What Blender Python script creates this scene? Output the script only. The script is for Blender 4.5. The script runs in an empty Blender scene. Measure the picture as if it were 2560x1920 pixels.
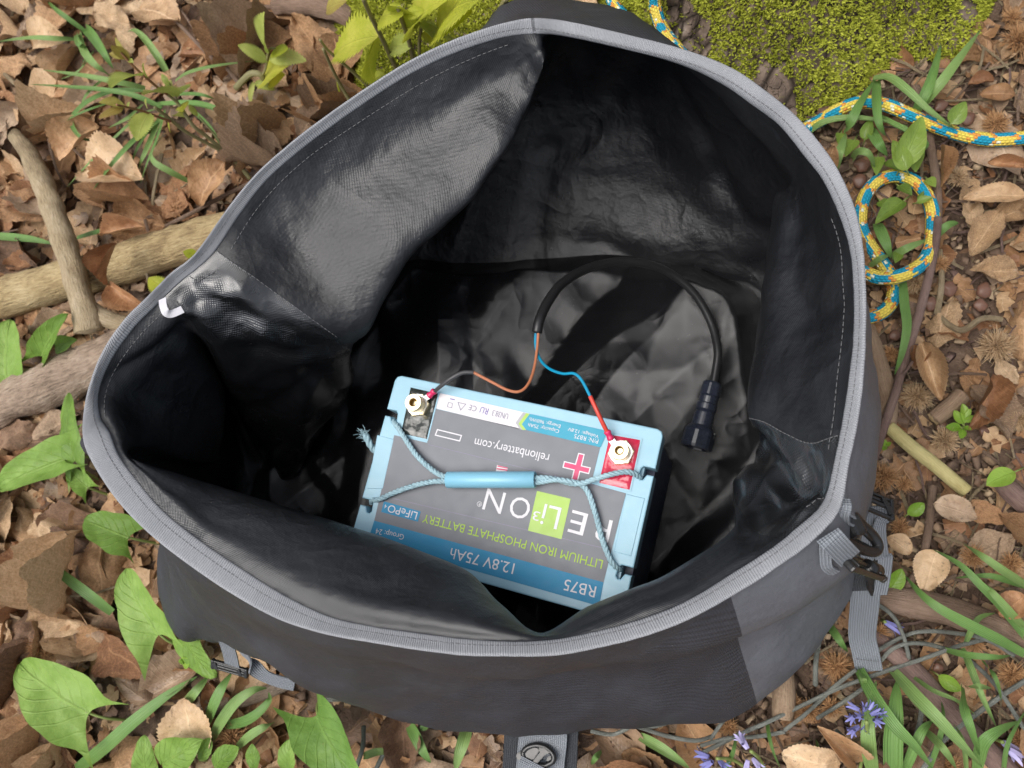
import bpy, bmesh, math, random
import numpy as np
from mathutils import Vector, Matrix, noise

# ------------------------------------------------------------------ camera, sky, sun, exposure
S = bpy.context.scene
COL = S.collection
UPV = np.array([-0.24721306, 0.22313644, 0.94291782]); UPV /= np.linalg.norm(UPV)   # the world's up as the tilted camera sees it
_x = np.array([1.0, 0, 0]) - UPV[0] * UPV; _x /= np.linalg.norm(_x)
RC = np.stack([_x, np.cross(UPV, _x), UPV])
CAM = np.array([0, 0, 0.985]); FPX = 2072.0
cd = bpy.data.cameras.new('camera'); cam = bpy.data.objects.new('camera', cd); COL.objects.link(cam)
m4 = Matrix.Identity(4)
for i in range(3):
    for j in range(3): m4[i][j] = RC[i][j]
    m4[i][3] = CAM[i]
cam.matrix_world = m4
cd.sensor_width = 17.3; cd.lens = FPX / 2560 * 17.3; cd.clip_start = 0.02; cd.clip_end = 200
cd.dof.use_dof = True; cd.dof.focus_distance = 0.72; cd.dof.aperture_fstop = 5.0
S.camera = cam

SUN_EL, SUN_AZ = math.radians(72), math.radians(-150)      # azimuth measured from +x towards +y: the bright gap in the canopy overhead
w = bpy.data.worlds.new('World'); S.world = w; w.use_nodes = True
nt = w.node_tree; sky = nt.nodes.new('ShaderNodeTexSky'); sky.sky_type = 'NISHITA'; sky.sun_disc = False
sky.sun_elevation = SUN_EL; sky.sun_rotation = math.radians(90) - SUN_AZ
sky.air_density = 1.0; sky.dust_density = 4.0; sky.ozone_density = 1.0
bgn = nt.nodes['Background']; bgn.inputs['Strength'].default_value = 0.12
hs = nt.nodes.new('ShaderNodeHueSaturation'); hs.inputs['Saturation'].default_value = .4      # a thin bright overcast
nt.links.new(sky.outputs[0], hs.inputs['Color']); nt.links.new(hs.outputs[0], bgn.inputs['Color'])
sl = bpy.data.lights.new('sun', 'SUN'); sl.energy = 1.45; sl.angle = math.radians(46); sl.color = (1, 0.965, 0.92)
so = bpy.data.objects.new('sun', sl); COL.objects.link(so)
so.rotation_euler = Vector((-math.cos(SUN_EL) * math.cos(SUN_AZ), -math.cos(SUN_EL) * math.sin(SUN_AZ), -math.sin(SUN_EL))).to_track_quat('-Z', 'Y').to_euler()
S.view_settings.view_transform = 'Standard'; S.view_settings.look = 'None'
S.view_settings.exposure = 0.68; S.view_settings.gamma = 1.0; S.view_settings.use_curve_mapping = False
S.cycles.max_bounces = 6; S.cycles.diffuse_bounces = 3; S.cycles.glossy_bounces = 3; S.cycles.transmission_bounces = 3
S.cycles.use_denoising = True

# ------------------------------------------------------------------ helpers
RNG = random.Random(7)
def P(x, y, z=0.0):
    """the place at height z seen at pixel (x, y) of a 2212 wide copy of the photograph"""
    s = 2560 / 2212
    d = RC @ np.array([x * s - 1280, 960 - y * s, -FPX]); t = (z - CAM[2]) / d[2]
    return Vector((CAM + d * t).tolist())
def PX(p):
    c = RC.T @ (np.array(p) - CAM); s = 2212 / 2560
    return (1280 + FPX * c[0] / -c[2]) * s, (960 - FPX * c[1] / -c[2]) * s
def wpt(p):
    return Vector(p[1:]) if p[0] == 'w' else P(*p)
def srgb(r, g, b):
    f = lambda c: (c / 255 / 12.92) if c / 255 <= 0.04045 else ((c / 255 + 0.055) / 1.055) ** 2.4
    return (f(r), f(g), f(b))
def tag(o, label=None, cat=None, group=None, kind=None):
    if label: o['label'] = label
    if cat: o['category'] = cat
    if group: o['group'] = group
    if kind: o['kind'] = kind
    return o
def empty(name, loc, label, cat, group=None):
    o = bpy.data.objects.new(name, None); COL.objects.link(o); o.location = loc; o.empty_display_size = 0.02
    return tag(o, label, cat, group)
def link(name, me, parent=None, mat=None):
    o = bpy.data.objects.new(name, me); COL.objects.link(o)
    if mat is not None: me.materials.append(mat)
    if parent is not None:
        o.parent = parent; o.matrix_parent_inverse = Matrix.Translation(-parent_loc(parent))
    return o
def parent_loc(o):
    v = Vector((0, 0, 0))
    while o is not None:
        v = v + o.location; o = o.parent if (o.parent and o.matrix_parent_inverse == Matrix.Identity(4)) else None
    return v
def mesh(name, verts, faces, uvs=None, smooth=True):
    me = bpy.data.meshes.new(name)
    me.from_pydata([tuple(v) for v in verts], [], faces)
    if uvs is not None:
        ul = me.uv_layers.new(name='UVMap'); li = np.empty(len(me.loops), np.int32); me.loops.foreach_get('vertex_index', li)
        ul.data.foreach_set('uv', np.asarray(uvs, np.float32)[li].ravel())
    if smooth: me.polygons.foreach_set('use_smooth', [True] * len(me.polygons))
    me.update(); return me
def tri_uv(x):                                     # smooth ridge
    return abs(x - math.floor(x + .5)) * 2
def N(x, y, z=0.0): return noise.noise(Vector((x, y, z)))
def facet(u, v, s):
    """crumpled height: flat facets between random corners, -1..1"""
    i, j = math.floor(u), math.floor(v); a, b = u - i, v - j
    h = lambda p, q: math.sin(p * 127.1 + q * 311.7 + s * 74.7) * 43758.5453 % 1.0 * 2 - 1
    if a + b < 1: return h(i, j) + (h(i + 1, j) - h(i, j)) * a + (h(i, j + 1) - h(i, j)) * b
    return h(i + 1, j + 1) + (h(i, j + 1) - h(i + 1, j + 1)) * (1 - a) + (h(i + 1, j) - h(i + 1, j + 1)) * (1 - b)
def gz(x, y):
    """height of the ground"""
    return 0.012 * N(x * 4, y * 4, 3.1) + 0.006 * N(x * 11, y * 11, 7.7) - 0.008
def cr(pts, n, closed=False):
    """Catmull-Rom through pts (numpy k x d), n steps a span"""
    p = np.asarray(pts, float); k = len(p); out = []
    spans = k if closed else k - 1
    for i in range(spans):
        if closed: a, b, c, d = p[(i - 1) % k], p[i], p[(i + 1) % k], p[(i + 2) % k]
        else: a, b, c, d = p[max(i - 1, 0)], p[i], p[i + 1], p[min(i + 2, k - 1)]
        for j in range(n):
            t = j / n
            out.append(.5 * ((2 * b) + (c - a) * t + (2 * a - 5 * b + 4 * c - d) * t * t + (3 * b - a - 3 * c + d) * t ** 3))
    if not closed: out.append(p[-1])
    return np.array(out)
def frames(pts):
    p = np.asarray(pts, float); t = np.gradient(p, axis=0); t /= np.linalg.norm(t, axis=1)[:, None] + 1e-12
    up = np.array([0, 0, 1.0]) if abs(t[0][2]) < .9 else np.array([1.0, 0, 0])
    n = np.cross(t[0], up); n /= np.linalg.norm(n); ns = [n]
    for i in range(1, len(p)):
        n = ns[-1] - t[i] * (ns[-1] @ t[i]); n /= np.linalg.norm(n) + 1e-12; ns.append(n)
    ns = np.array(ns); return t, ns, np.cross(t, ns)
def tube_data(pts, rad, sides=10, caps=True, bump=None):
    p = np.asarray(pts, float); k = len(p); t, n, b = frames(p)
    r = np.full(k, rad) if np.isscalar(rad) else np.interp(np.linspace(0, 1, k), np.linspace(0, 1, len(rad)), rad)
    L = np.concatenate([[0], np.cumsum(np.linalg.norm(np.diff(p, axis=0), axis=1))])
    V, U = [], []
    for i in range(k):
        for s in range(sides + 1):
            a = 2 * math.pi * s / sides
            rr = r[i] * (1 + (bump(i, a % (2 * math.pi - 1e-9), p[i]) if bump else 0))
            V.append(p[i] + rr * (math.cos(a) * n[i] + math.sin(a) * b[i])); U.append((s / sides, L[i]))
    F = []; q = sides + 1
    for i in range(k - 1):
        for s in range(sides): F.append((i * q + s, i * q + s + 1, (i + 1) * q + s + 1, (i + 1) * q + s))
    if caps:
        for base, flip in ((0, True), ((k - 1) * q, False)):
            c = len(V); i0 = 0 if flip else k - 1
            V.append(p[i0] + t[i0] * (-1 if flip else 1) * r[i0] * .25); U.append((.5, L[i0]))
            for s in range(sides):
                f = (base + s, base + s + 1, c); F.append(f[::-1] if flip else f)
    return V, F, U
def tube(name, pts, rad, mat, parent=None, sides=10, smooth_n=0, caps=True, bump=None):
    if smooth_n: pts = cr([tuple(q) for q in pts], smooth_n)
    V, F, U = tube_data(pts, rad, sides, caps, bump)
    return link(name, mesh(name, V, F, U), parent, mat)
def merge(datas):
    V, F, U = [], [], []
    for v, f, u in datas:
        o = len(V); V += list(v); F += [tuple(i + o for i in q) for q in f]; U += list(u)
    return V, F, U
def ribbon(name, pts, side, width, thick, mat, parent=None, n=6):
    """flat webbing: pts along it, side = vectors across it (one, or one per point)"""
    p = cr([tuple(q) for q in pts], n); k = len(p)
    sd = np.array([tuple(s) for s in side]) if hasattr(side[0], '__len__') else np.array([side] * len(pts))
    sd = cr(sd, n); t = np.gradient(p, axis=0); t /= np.linalg.norm(t, axis=1)[:, None]
    sd = sd - t * np.sum(sd * t, axis=1)[:, None]; sd /= np.linalg.norm(sd, axis=1)[:, None]
    nn = np.cross(t, sd); L = np.concatenate([[0], np.cumsum(np.linalg.norm(np.diff(p, axis=0), axis=1))])
    V, U, F = [], [], []
    m = 8
    prof = [(-.5, -.5), (-.25, -.5), (0, -.5), (.25, -.5), (.5, -.5), (.5, .5), (.25, .5), (0, .5), (-.25, .5), (-.5, .5)]
    for i in range(k):
        for a, c in prof: V.append(p[i] + sd[i] * width * a + nn[i] * thick * c); U.append(((a + .5) * width, L[i]))
    q = len(prof)
    for i in range(k - 1):
        for s in range(q): F.append((i * q + s, i * q + (s + 1) % q, (i + 1) * q + (s + 1) % q, (i + 1) * q + s))
    F.append(tuple(range(q))[::-1]); F.append(tuple((k - 1) * q + s for s in range(q)))
    return link(name, mesh(name, V, F, U, smooth=False), parent, mat)
def bm_link(name, bm, mat, parent=None, smooth=False):
    me = bpy.data.meshes.new(name); bm.normal_update(); bm.to_mesh(me); bm.free()
    if smooth: me.polygons.foreach_set('use_smooth', [True] * len(me.polygons))
    return link(name, me, parent, mat)
def prism(bm, poly, z0, z1, bevel=0.0, xf=None):
    """polygon [(x, y)] pulled up from z0 to z1, its top edge bevelled"""
    b2 = bmesh.new(); vs = [b2.verts.new((x, y, z0)) for x, y in poly]; f = b2.faces.new(vs)
    f.normal_update()
    if f.normal.z < 0: f.normal_flip()
    r = bmesh.ops.extrude_face_region(b2, geom=[f]); tv = [g for g in r['geom'] if isinstance(g, bmesh.types.BMVert)]
    for v in tv: v.co.z = z1
    bmesh.ops.recalc_face_normals(b2, faces=b2.faces)
    if bevel:
        es = [e for e in b2.edges if all(abs(v.co.z - z1) < 1e-7 for v in e.verts)]
        bmesh.ops.bevel(b2, geom=es, offset=bevel, segments=2, affect='EDGES', profile=.5)
    me = bpy.data.meshes.new('t'); b2.to_mesh(me); b2.free()
    if xf is not None: me.transform(xf)
    bm.from_mesh(me); bpy.data.meshes.remove(me)
def box(bm, size, xf, bevel=0.0):
    b2 = bmesh.new(); bmesh.ops.create_cube(b2, size=1.0); bmesh.ops.scale(b2, vec=size, verts=b2.verts)
    if bevel: bmesh.ops.bevel(b2, geom=b2.edges[:], offset=bevel, segments=2, affect='EDGES', profile=.5)
    me = bpy.data.meshes.new('t'); b2.to_mesh(me); b2.free(); me.transform(xf); bm.from_mesh(me); bpy.data.meshes.remove(me)
def frame_m(o, xd, zd):
    x = Vector(xd).normalized(); z = Vector(zd); z = (z - x * z.dot(x)).normalized(); y = z.cross(x)
    m = Matrix.Identity(4)
    for i in range(3): m[i][0], m[i][1], m[i][2], m[i][3] = x[i], y[i], z[i], o[i]
    return m

# ------------------------------------------------------------------ materials
class MT:
    """small node writer"""
    def __init__(s, name, color=(.5, .5, .5), rough=.6, spec=.5, metal=0.0):
        s.m = bpy.data.materials.new(name); s.m.use_nodes = True; s.t = s.m.node_tree; s.b = s.t.nodes['Principled BSDF']
        s.b.inputs['Base Color'].default_value = (*color, 1); s.b.inputs['Roughness'].default_value = rough
        s.b.inputs['Specular IOR Level'].default_value = spec; s.b.inputs['Metallic'].default_value = metal
    def n(s, t, **kw):
        nd = s.t.nodes.new('ShaderNode' + t)
        for k, v in kw.items():
            if k.startswith('i_'): nd.inputs[k[2:].replace('_', ' ')].default_value = v
            elif k.startswith('n_'): nd.inputs[int(k[2:])].default_value = v
            else: setattr(nd, k, v)
        return nd
    def l(s, a, b): s.t.links.new(a, b)
    def coord(s, which='Object'):
        return s.n('TexCoord').outputs[which]
    def noise(s, vec, scale, detail=3, rough=.5):
        nd = s.n('TexNoise', i_Scale=scale, i_Detail=detail, i_Roughness=rough)
        if vec is not None: s.l(vec, nd.inputs['Vector'])
        return nd.outputs['Fac']
    def math(s, op, a, b=None, c=None, clamp=False):
        nd = s.n('Math', operation=op, use_clamp=clamp)
        for i, v in enumerate((a, b, c)):
            if v is None: continue
            if isinstance(v, (int, float)): nd.inputs[i].default_value = v
            else: s.l(v, nd.inputs[i])
        return nd.outputs[0]
    def ramp(s, fac, stops, interp='LINEAR'):
        nd = s.n('ValToRGB'); e = nd.color_ramp.elements; nd.color_ramp.interpolation = interp
        while len(e) < len(stops): e.new(0.5)
        for q, (p, c) in zip(e, stops): q.position = p; q.color = (*c, 1) if len(c) == 3 else c
        s.l(fac, nd.inputs[0]); return nd.outputs[0]
    def mix(s, fac, a, b, blend='MIX'):
        nd = s.n('MixRGB', blend_type=blend)
        for i, v in ((0, fac), (1, a), (2, b)):
            if isinstance(v, (int, float)): nd.inputs[i].default_value = v
            elif isinstance(v, tuple): nd.inputs[i].default_value = (*v, 1)
            else: s.l(v, nd.inputs[i])
        return nd.outputs[0]
    def base(s, c): s.l(c, s.b.inputs['Base Color'])
    def rough(s, c): s.l(c, s.b.inputs['Roughness'])
    def bump(s, h, dist=.001, strength=1.0):
        nd = s.n('Bump'); nd.inputs['Strength'].default_value = strength; nd.inputs['Distance'].default_value = dist
        s.l(h, nd.inputs['Height'])
        if s.b.inputs['Normal'].links: s.l(s.b.inputs['Normal'].links[0].from_socket, nd.inputs['Normal'])
        s.l(nd.outputs[0], s.b.inputs['Normal'])
    def remap(s, v, a, b, c=0.0, d=1.0):
        nd = s.n('MapRange'); nd.inputs[1].default_value = a; nd.inputs[2].default_value = b; nd.inputs[3].default_value = c; nd.inputs[4].default_value = d
        s.l(v, nd.inputs[0]); return nd.outputs[0]
    def sep(s, v):
        nd = s.n('SeparateXYZ'); s.l(v, nd.inputs[0]); return nd.outputs
    def comb(s, x, y, z=0.0):
        nd = s.n('CombineXYZ')
        for i, v in enumerate((x, y, z)):
            if isinstance(v, (int, float)): nd.inputs[i].default_value = v
            else: s.l(v, nd.inputs[i])
        return nd.outputs[0]
def plain(name, c, rough=.5, spec=.5, metal=0.0, var=.12, scale=60, bump=0.0, bscale=400):
    t = MT(name, c, rough, spec, metal); co = t.coord()
    nz = t.noise(co, scale, 4)
    t.base(t.mix(nz, tuple(x * (1 - var) for x in c), tuple(min(1, x * (1 + var)) for x in c)))
    t.rough(t.remap(t.noise(co, scale * 2.3, 3), .3, .7, rough * .85, min(1, rough * 1.15)))
    if bump: t.bump(t.noise(co, bscale, 2), bump)
    return t.m
def fabric(name, c, rough, weave=.0011, wdist=.00025, spec=.5, dust=.25, twill=False, crease=0.0, coat=0.0, soft=.006):
    """coated fabric: UVs are metres; threads over and under, dusty scuffs"""
    t = MT(name, c, rough, spec); uv = t.sep(t.coord('UV')); co = t.coord()
    k = 2 * math.pi / weave
    if twill:                                           # ribs run round the bag, threads cross them
        ox = t.sep(co)
        a = t.math('SINE', t.math('MULTIPLY', t.math('ADD', t.math('ADD', t.math('MULTIPLY', ox[0], .42), t.math('MULTIPLY', ox[1], -.55)), ox[2]), k * .5))
        b = t.math('SINE', t.math('MULTIPLY', t.math('ADD', ox[0], t.math('MULTIPLY', ox[1], .5)), k * .8))
        h = t.math('ADD', a, t.math('MULTIPLY', b, .35))
    else:
        a = t.math('SINE', t.math('MULTIPLY', uv[0], k)); b = t.math('SINE', t.math('MULTIPLY', uv[1], k)); h = t.math('MULTIPLY', a, b)
    t.bump(h, wdist)
    t.bump(t.noise(co, 28, 4, .55), soft, .55)
    if crease:                                          # sharp little folds of crumpled coated cloth
        for sc_, d_ in ((13.0, .016), (31.0, .006)):
            wp = t.n('VectorMath', operation='ADD'); nw = t.n('TexNoise', i_Scale=7.0); t.l(co, nw.inputs['Vector']); mm = t.n('VectorMath', operation='SCALE'); t.l(nw.outputs['Color'], mm.inputs[0]); mm.inputs['Scale'].default_value = .12
            t.l(co, wp.inputs[0]); t.l(mm.outputs[0], wp.inputs[1])
            t.bump(t.math('POWER', t.math('SUBTRACT', 1.0, t.math('MULTIPLY', t.math('ABSOLUTE', t.math('SUBTRACT', t.noise(wp.outputs[0], sc_, 1, .4), .5)), 2.6)), 3.0), d_ * crease, 1.0)
    if coat: t.b.inputs['Coat Weight'].default_value = coat; t.b.inputs['Coat Roughness'].default_value = rough * .8
    nz = t.noise(co, 19, 5, .6)
    d = t.ramp(nz, [(.45, (0, 0, 0)), (.8, (1, 1, 1))])
    col = t.mix(t.math('MULTIPLY', d, dust), c, tuple(min(1, x * 3 + .02) for x in c))
    sp = t.n('TexVoronoi', i_Scale=170.0); t.l(co, sp.inputs['Vector'])
    spk = t.math('MULTIPLY', t.math('LESS_THAN', sp.outputs['Distance'], .055), t.math('GREATER_THAN', t.noise(co, 31, 2), .56))
    t.base(t.mix(t.math('MULTIPLY', spk, .5), col, (.35, .33, .3)))
    t.rough(t.remap(nz, .3, .75, rough * .8, min(1, rough * 1.3)))
    return t.m
def webbing(name, c, bd=.0005):
    t = MT(name, c, .75, .3); uv = t.sep(t.coord('UV')); co = t.coord()
    a = t.math('SINE', t.math('MULTIPLY', uv[0], 2 * math.pi / .0022)); b = t.math('SINE', t.math('MULTIPLY', uv[1], 2 * math.pi / .0016))
    h = t.math('ADD', t.math('MULTIPLY', a, .7), t.math('MULTIPLY', b, .45))
    t.bump(h, bd); t.base(t.mix(t.remap(h, -1, 1, 0, 1), tuple(x * (.7 if bd > .0003 else .88) for x in c), tuple(x * 1.12 for x in c)))
    return t.m
M = {}
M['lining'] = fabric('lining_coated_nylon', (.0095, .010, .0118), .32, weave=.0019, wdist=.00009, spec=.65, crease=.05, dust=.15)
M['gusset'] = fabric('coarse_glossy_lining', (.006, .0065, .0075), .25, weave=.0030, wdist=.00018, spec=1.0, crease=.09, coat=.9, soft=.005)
M['floor_fabric'] = fabric('glossy_floor_lining', (.0085, .0087, .0100), .21, weave=.0018, wdist=.0001, spec=.6, dust=.15, crease=.06, coat=.15, soft=.001)
M['shell'] = fabric('ribbed_black_nylon', (.031, .032, .038), .62, weave=.0019, wdist=.00022, spec=.35, dust=.15, twill=True)
M['tarp'] = fabric('smooth_charcoal_tarpaulin', (.033, .0335, .038), .55, weave=.0018, wdist=.00008, spec=.35, dust=.15)
M['side_tarp'] = fabric('smooth_grey_tarpaulin', (.098, .104, .118), .5, weave=.0018, wdist=.00005, spec=.4, dust=.12)
M['web'] = webbing('grey_webbing', (.235, .255, .28))
M['web_dark'] = webbing('dark_webbing', (.05, .054, .06))
t = MT('grey_edge_binding', (.25, .26, .28), .8, .3); uv = t.sep(t.coord('UV')); co = t.coord()
b_ = t.math('SINE', t.math('MULTIPLY', uv[1], 2 * math.pi / .0019)); t.bump(b_, .0002); t.bump(t.noise(co, 45, 4, .6), .003, .5)
t.base(t.mix(t.noise(co, 24, 5, .65), (.225, .232, .25), (.325, .333, .35))); M['binding'] = t.m
M['thread'] = plain('grey_thread', (.12, .12, .125), .8)
M['buckle'] = plain('black_buckle_plastic', (.014, .014, .0145), .3, .5, bump=.00008)
M['white_tag'] = plain('white_care_tag', (.60, .59, .62), .8)
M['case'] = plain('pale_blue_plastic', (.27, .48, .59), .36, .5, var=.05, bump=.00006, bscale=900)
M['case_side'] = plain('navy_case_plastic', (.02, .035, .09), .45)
M['dark_label'] = plain('grey_label', (.18, .19, .21), .46, .3, var=.10, scale=35, bump=.00025, bscale=60)
M['blue_label'] = plain('blue_label', (.025, .24, .43), .5, .3, var=.05)
M['cyan_label'] = plain('cyan_label', (.05, .32, .45), .5, .3, var=.05)
M['white_label'] = plain('white_label', (.62, .61, .63), .4, var=.04)
M['green_label'] = plain('lime_label', (.34, .52, .09), .45, var=.04)
M['white_ink'] = plain('white_ink', (.66, .65, .68), .5, var=.04)
M['green_ink'] = plain('lime_ink', (.36, .56, .03), .5, var=.04)
M['pink_ink'] = plain('pink_red_ink', (.60, .05, .15), .5, var=.04)
M['grey_ink'] = plain('grey_ink', (.22, .20, .28), .5)
M['violet_ink'] = plain('violet_ink', (.16, .12, .36), .5)
M['black_resin'] = plain('black_resin', (.025, .03, .026), .16, .6, bump=.0012, bscale=90)
M['red_resin'] = plain('red_resin', (.52, .02, .06), .16, .6, bump=.0012, bscale=90)
M['brass'] = plain('brass', (.84, .72, .46), .36, .5, 1.0, var=.1)
M['brass_hole'] = plain('brass_thread', (.42, .25, .06), .45, .5, 1.0)
M['cord'] = plain('pale_blue_cord', (.33, .49, .55), .75, .3, var=.25, scale=300)
M['tube'] = plain('pale_blue_tube', (.22, .49, .64), .33, .5, var=.04)
M['cable'] = plain('black_cable', (.016, .016, .017), .34)
M['grey_sleeve'] = plain('grey_sleeve', (.055, .055, .058), .45)
M['brown_wire'] = plain('brown_wire', (.48, .17, .08), .45)
M['blue_wire'] = plain('blue_wire', (.005, .26, .44), .4)
M['red_sleeve'] = plain('red_sleeve', (.62, .06, .04), .4)
M['crimp'] = plain('pink_crimp', (.62, .03, .12), .35, bump=.0002)
M['connector'] = plain('navy_connector', (.018, .022, .034), .28, .6)
M['steel'] = plain('steel_pin', (.5, .5, .5), .3, .5, 1.0)
# ------------------------------------------------------------------ ground
t = MT('woodland_soil', (.06, .04, .028), .95, .2); co = t.coord()
n1 = t.noise(co, 9, 6, .65); n2 = t.noise(co, 70, 4, .7)
cc = t.ramp(t.math('ADD', t.math('MULTIPLY', n1, .5), t.math('MULTIPLY', n2, .5)), [(.30, (.04, .027, .019)), (.5, (.135, .09, .064)), (.68, (.24, .17, .122)), (.8, (.34, .26, .195))])
t.base(cc); t.bump(t.noise(co, 120, 5, .7), .006); M['soil'] = t.m
V, U, F = [], [], []
ax_ = np.concatenate([np.linspace(-25, -1.7, 14), np.linspace(-1.6, 1.4, 241), np.linspace(1.5, 25, 14)]); kx = len(ax_)
for y in ax_:
    for x in ax_:
        near = abs(x) < 1.65 and abs(y) < 1.65
        V.append((x, y, (gz(x, y) + .004 * N(x * 40, y * 40, 1)) if near else gz(x, y))); U.append((x, y))
for j in range(kx - 1):
    for i in range(kx - 1): F.append((j * kx + i, j * kx + i + 1, (j + 1) * kx + i + 1, (j + 1) * kx + i))
tag(link('ground', mesh('ground', V, F, U), None, M['soil']), 'brown woodland soil under leaf litter', kind='structure')

# ------------------------------------------------------------------ mossy tree
t = MT('tree_bark', (.16, .12, .09), .9, .2); co = t.coord()
v = t.n('TexVoronoi', i_Scale=34.0, feature='DISTANCE_TO_EDGE'); mp = t.n('Mapping'); mp.inputs['Scale'].default_value = (1, 1, .35); t.l(co, mp.inputs[0]); t.l(mp.outputs[0], v.inputs['Vector'])
crk = t.ramp(v.outputs['Distance'], [(0, (0, 0, 0)), (.16, (1, 1, 1))])
bc = t.ramp(t.noise(co, 26, 5, .6), [(.3, (.09, .065, .05)), (.55, (.22, .165, .13)), (.75, (.36, .29, .24))])
t.base(t.mix(crk, (.035, .026, .02), bc)); t.bump(crk, .004); t.bump(t.noise(co, 200, 4), .0015); M['bark'] = t.m
def moss_mat(name, lo, mid, hi):
    t = MT(name, mid, .85, .2); co = t.coord(); uv = t.sep(t.coord('UV'))
    nz = t.noise(co, 22, 4, .6); r_ = t.ramp(t.math('ADD', t.math('MULTIPLY', nz, .8), t.math('MULTIPLY', uv[0], .3)), [(.3, lo), (.55, mid), (.8, hi)])
    t.base(r_); return t.m
M['moss'] = moss_mat('moss', (.21, .235, .026), (.39, .42, .046), (.54, .56, .09))
TC = Vector((.17, 1.02, 0))
foot = [P(1440, 110), P(1500, 165), P(1600, 235), P(1745, 262), P(1850, 200), P(1908, 142), P(1982, 126), P(2062, 118), P(2108, 84), P(2128, 36), P(2150, 0)]
fa = [(math.atan2(p.y - TC.y, p.x - TC.x), (Vector((p.x, p.y, 0)) - TC).length) for p in foot]
fa.sort()
def foot_r(a):
    a = (a + math.pi) % (2 * math.pi) - math.pi
    if fa[0][0] <= a <= fa[-1][0]: return float(np.interp(a, [q[0] for q in fa], [q[1] for q in fa]))
    d = min((a - fa[-1][0]) % (2 * math.pi), (fa[0][0] - a) % (2 * math.pi)); e0 = fa[-1][1] if (a - fa[-1][0]) % (2 * math.pi) < (fa[0][0] - a) % (2 * math.pi) else fa[0][1]
    k = min(1, d / 1.0); return e0 * (1 - k) + .36 * k
def trunk_p(a, z):
    rt = .27 + .015 * math.sin(3 * a + 1); fr = foot_r(a); k = math.exp(-max(z, 0) / .16)
    r = rt + (fr - rt) * k
    p = Vector((TC.x + r * math.cos(a), TC.y + r * math.sin(a) + .02 * z, z))
    d = .012 * N(p.x * 9, p.y * 9, p.z * 5) + .006 * N(p.x * 26, p.y * 26, p.z * 12)
    return p + Vector((math.cos(a), math.sin(a), .3)) * d
TREE = empty('tree', (TC.x, TC.y, 0), 'large mossy tree trunk with flared base rising behind the bag', 'tree')
zs = np.concatenate([np.linspace(-.04, .5, 55), np.linspace(.55, 2.6, 24)]); ka = 180
V = [trunk_p(2 * math.pi * i / ka, z) for z in zs for i in range(ka)]; F = []
for j in range(len(zs) - 1):
    for i in range(ka): F.append((j * ka + i, j * ka + (i + 1) % ka, (j + 1) * ka + (i + 1) % ka, (j + 1) * ka + i))
c0 = len(V); V.append(Vector((TC.x, TC.y + .05, 2.6)))
for i in range(ka): F.append(((len(zs) - 1) * ka + i, (len(zs) - 1) * ka + (i + 1) % ka, c0))
link('trunk', mesh('trunk', V, F), TREE, M['bark'])
def bare(p):
    """where the moss lets the bark show"""
    a = math.atan2(p[1] - TC.y, p[0] - TC.x); q = N(p[0] * 13 + 3, p[1] * 13, p[2] * 6); x, y = PX(p)
    st = abs((x - 1500) * .78 - (y - 60) * 1.0) / 55                              # one bare strip with plates of bark
    return q > .62 or (st < 1 and 1440 < x < 1720 and q > -.05)
def moss_build(name, spots, parent, size):
    """small fronds of moss standing on the surface"""
    V, F, U = [], [], []; rn = random.Random(3)
    for p, n in spots:
        s = size * rn.uniform(.6, 1.5); tone = rn.random()
        n = Vector(n)
        for k in range(4):
            d = (n * rn.uniform(.5, 1.1) + Vector((rn.uniform(-1, 1), rn.uniform(-1, 1), rn.uniform(-.5, .9))) * .85).normalized()
            sd = d.cross(Vector((rn.uniform(-1, 1), rn.uniform(-1, 1), rn.uniform(-1, 1)))).normalized() * s * .16
            o = len(V); b = Vector(p) + Vector((rn.uniform(-1, 1), rn.uniform(-1, 1), rn.uniform(-1, 1))) * s * .4
            V += [b - sd, b + sd, b + d * s * .6 + sd * 1.3, b + d * s * .6 - sd * 1.3, b + d * s + n * s * .1]; F += [(o, o + 1, o + 2, o + 3), (o + 3, o + 2, o + 4)]
            u = tone * .6 + rn.random() * .4; U += [(u, 0), (u, 0), (u, .6), (u, .6), (u, 1)]
    me = mesh(name, V, F, U, smooth=False); o = link(name, me, parent, M['moss']); o['kind'] = 'stuff'; return o
sp = []; rn = random.Random(11)
while len(sp) < 72000:
    a = rn.uniform(math.radians(-165), math.radians(-10)); z = rn.random() ** 1.5 * .55
    p = trunk_p(a, z)
    if bare(p) and rn.random() > .06: continue
    e = .004; pa1, pz1 = trunk_p(a + .02, z), trunk_p(a, z + .006); n = (pa1 - p).cross(pz1 - p).normalized()
    sp.append((p + n * .001, n))
moss_build('moss', sp, TREE, .0036)
# plates of bark on the bare strip
nb = 0
while nb < 34:
    a = rn.uniform(math.radians(-150), math.radians(-60)); z = rn.uniform(0, .25); p = trunk_p(a, z); x, y = PX(p)
    if not bare(p) or not (1380 < x < 1900): continue
    pa1, pz1 = trunk_p(a + .02, z), trunk_p(a, z + .006); n = (pa1 - p).cross(pz1 - p).normalized(); tx = Vector((0, 0, 1)); tx = (tx - n * tx.dot(n)).normalized()
    bm = bmesh.new(); k = 7; L_, W2 = rn.uniform(.006, .014), rn.uniform(.004, .008)
    prism(bm, [(L_ * math.cos(2 * math.pi * q / k) * rn.uniform(.7, 1.1), W2 * math.sin(2 * math.pi * q / k) * rn.uniform(.7, 1.1)) for q in range(k)], -.004, rn.uniform(.002, .005), .001, frame_m(p, tx, n))
    bm_link('bark_plate', bm, M['bark'], TREE); nb += 1
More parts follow.
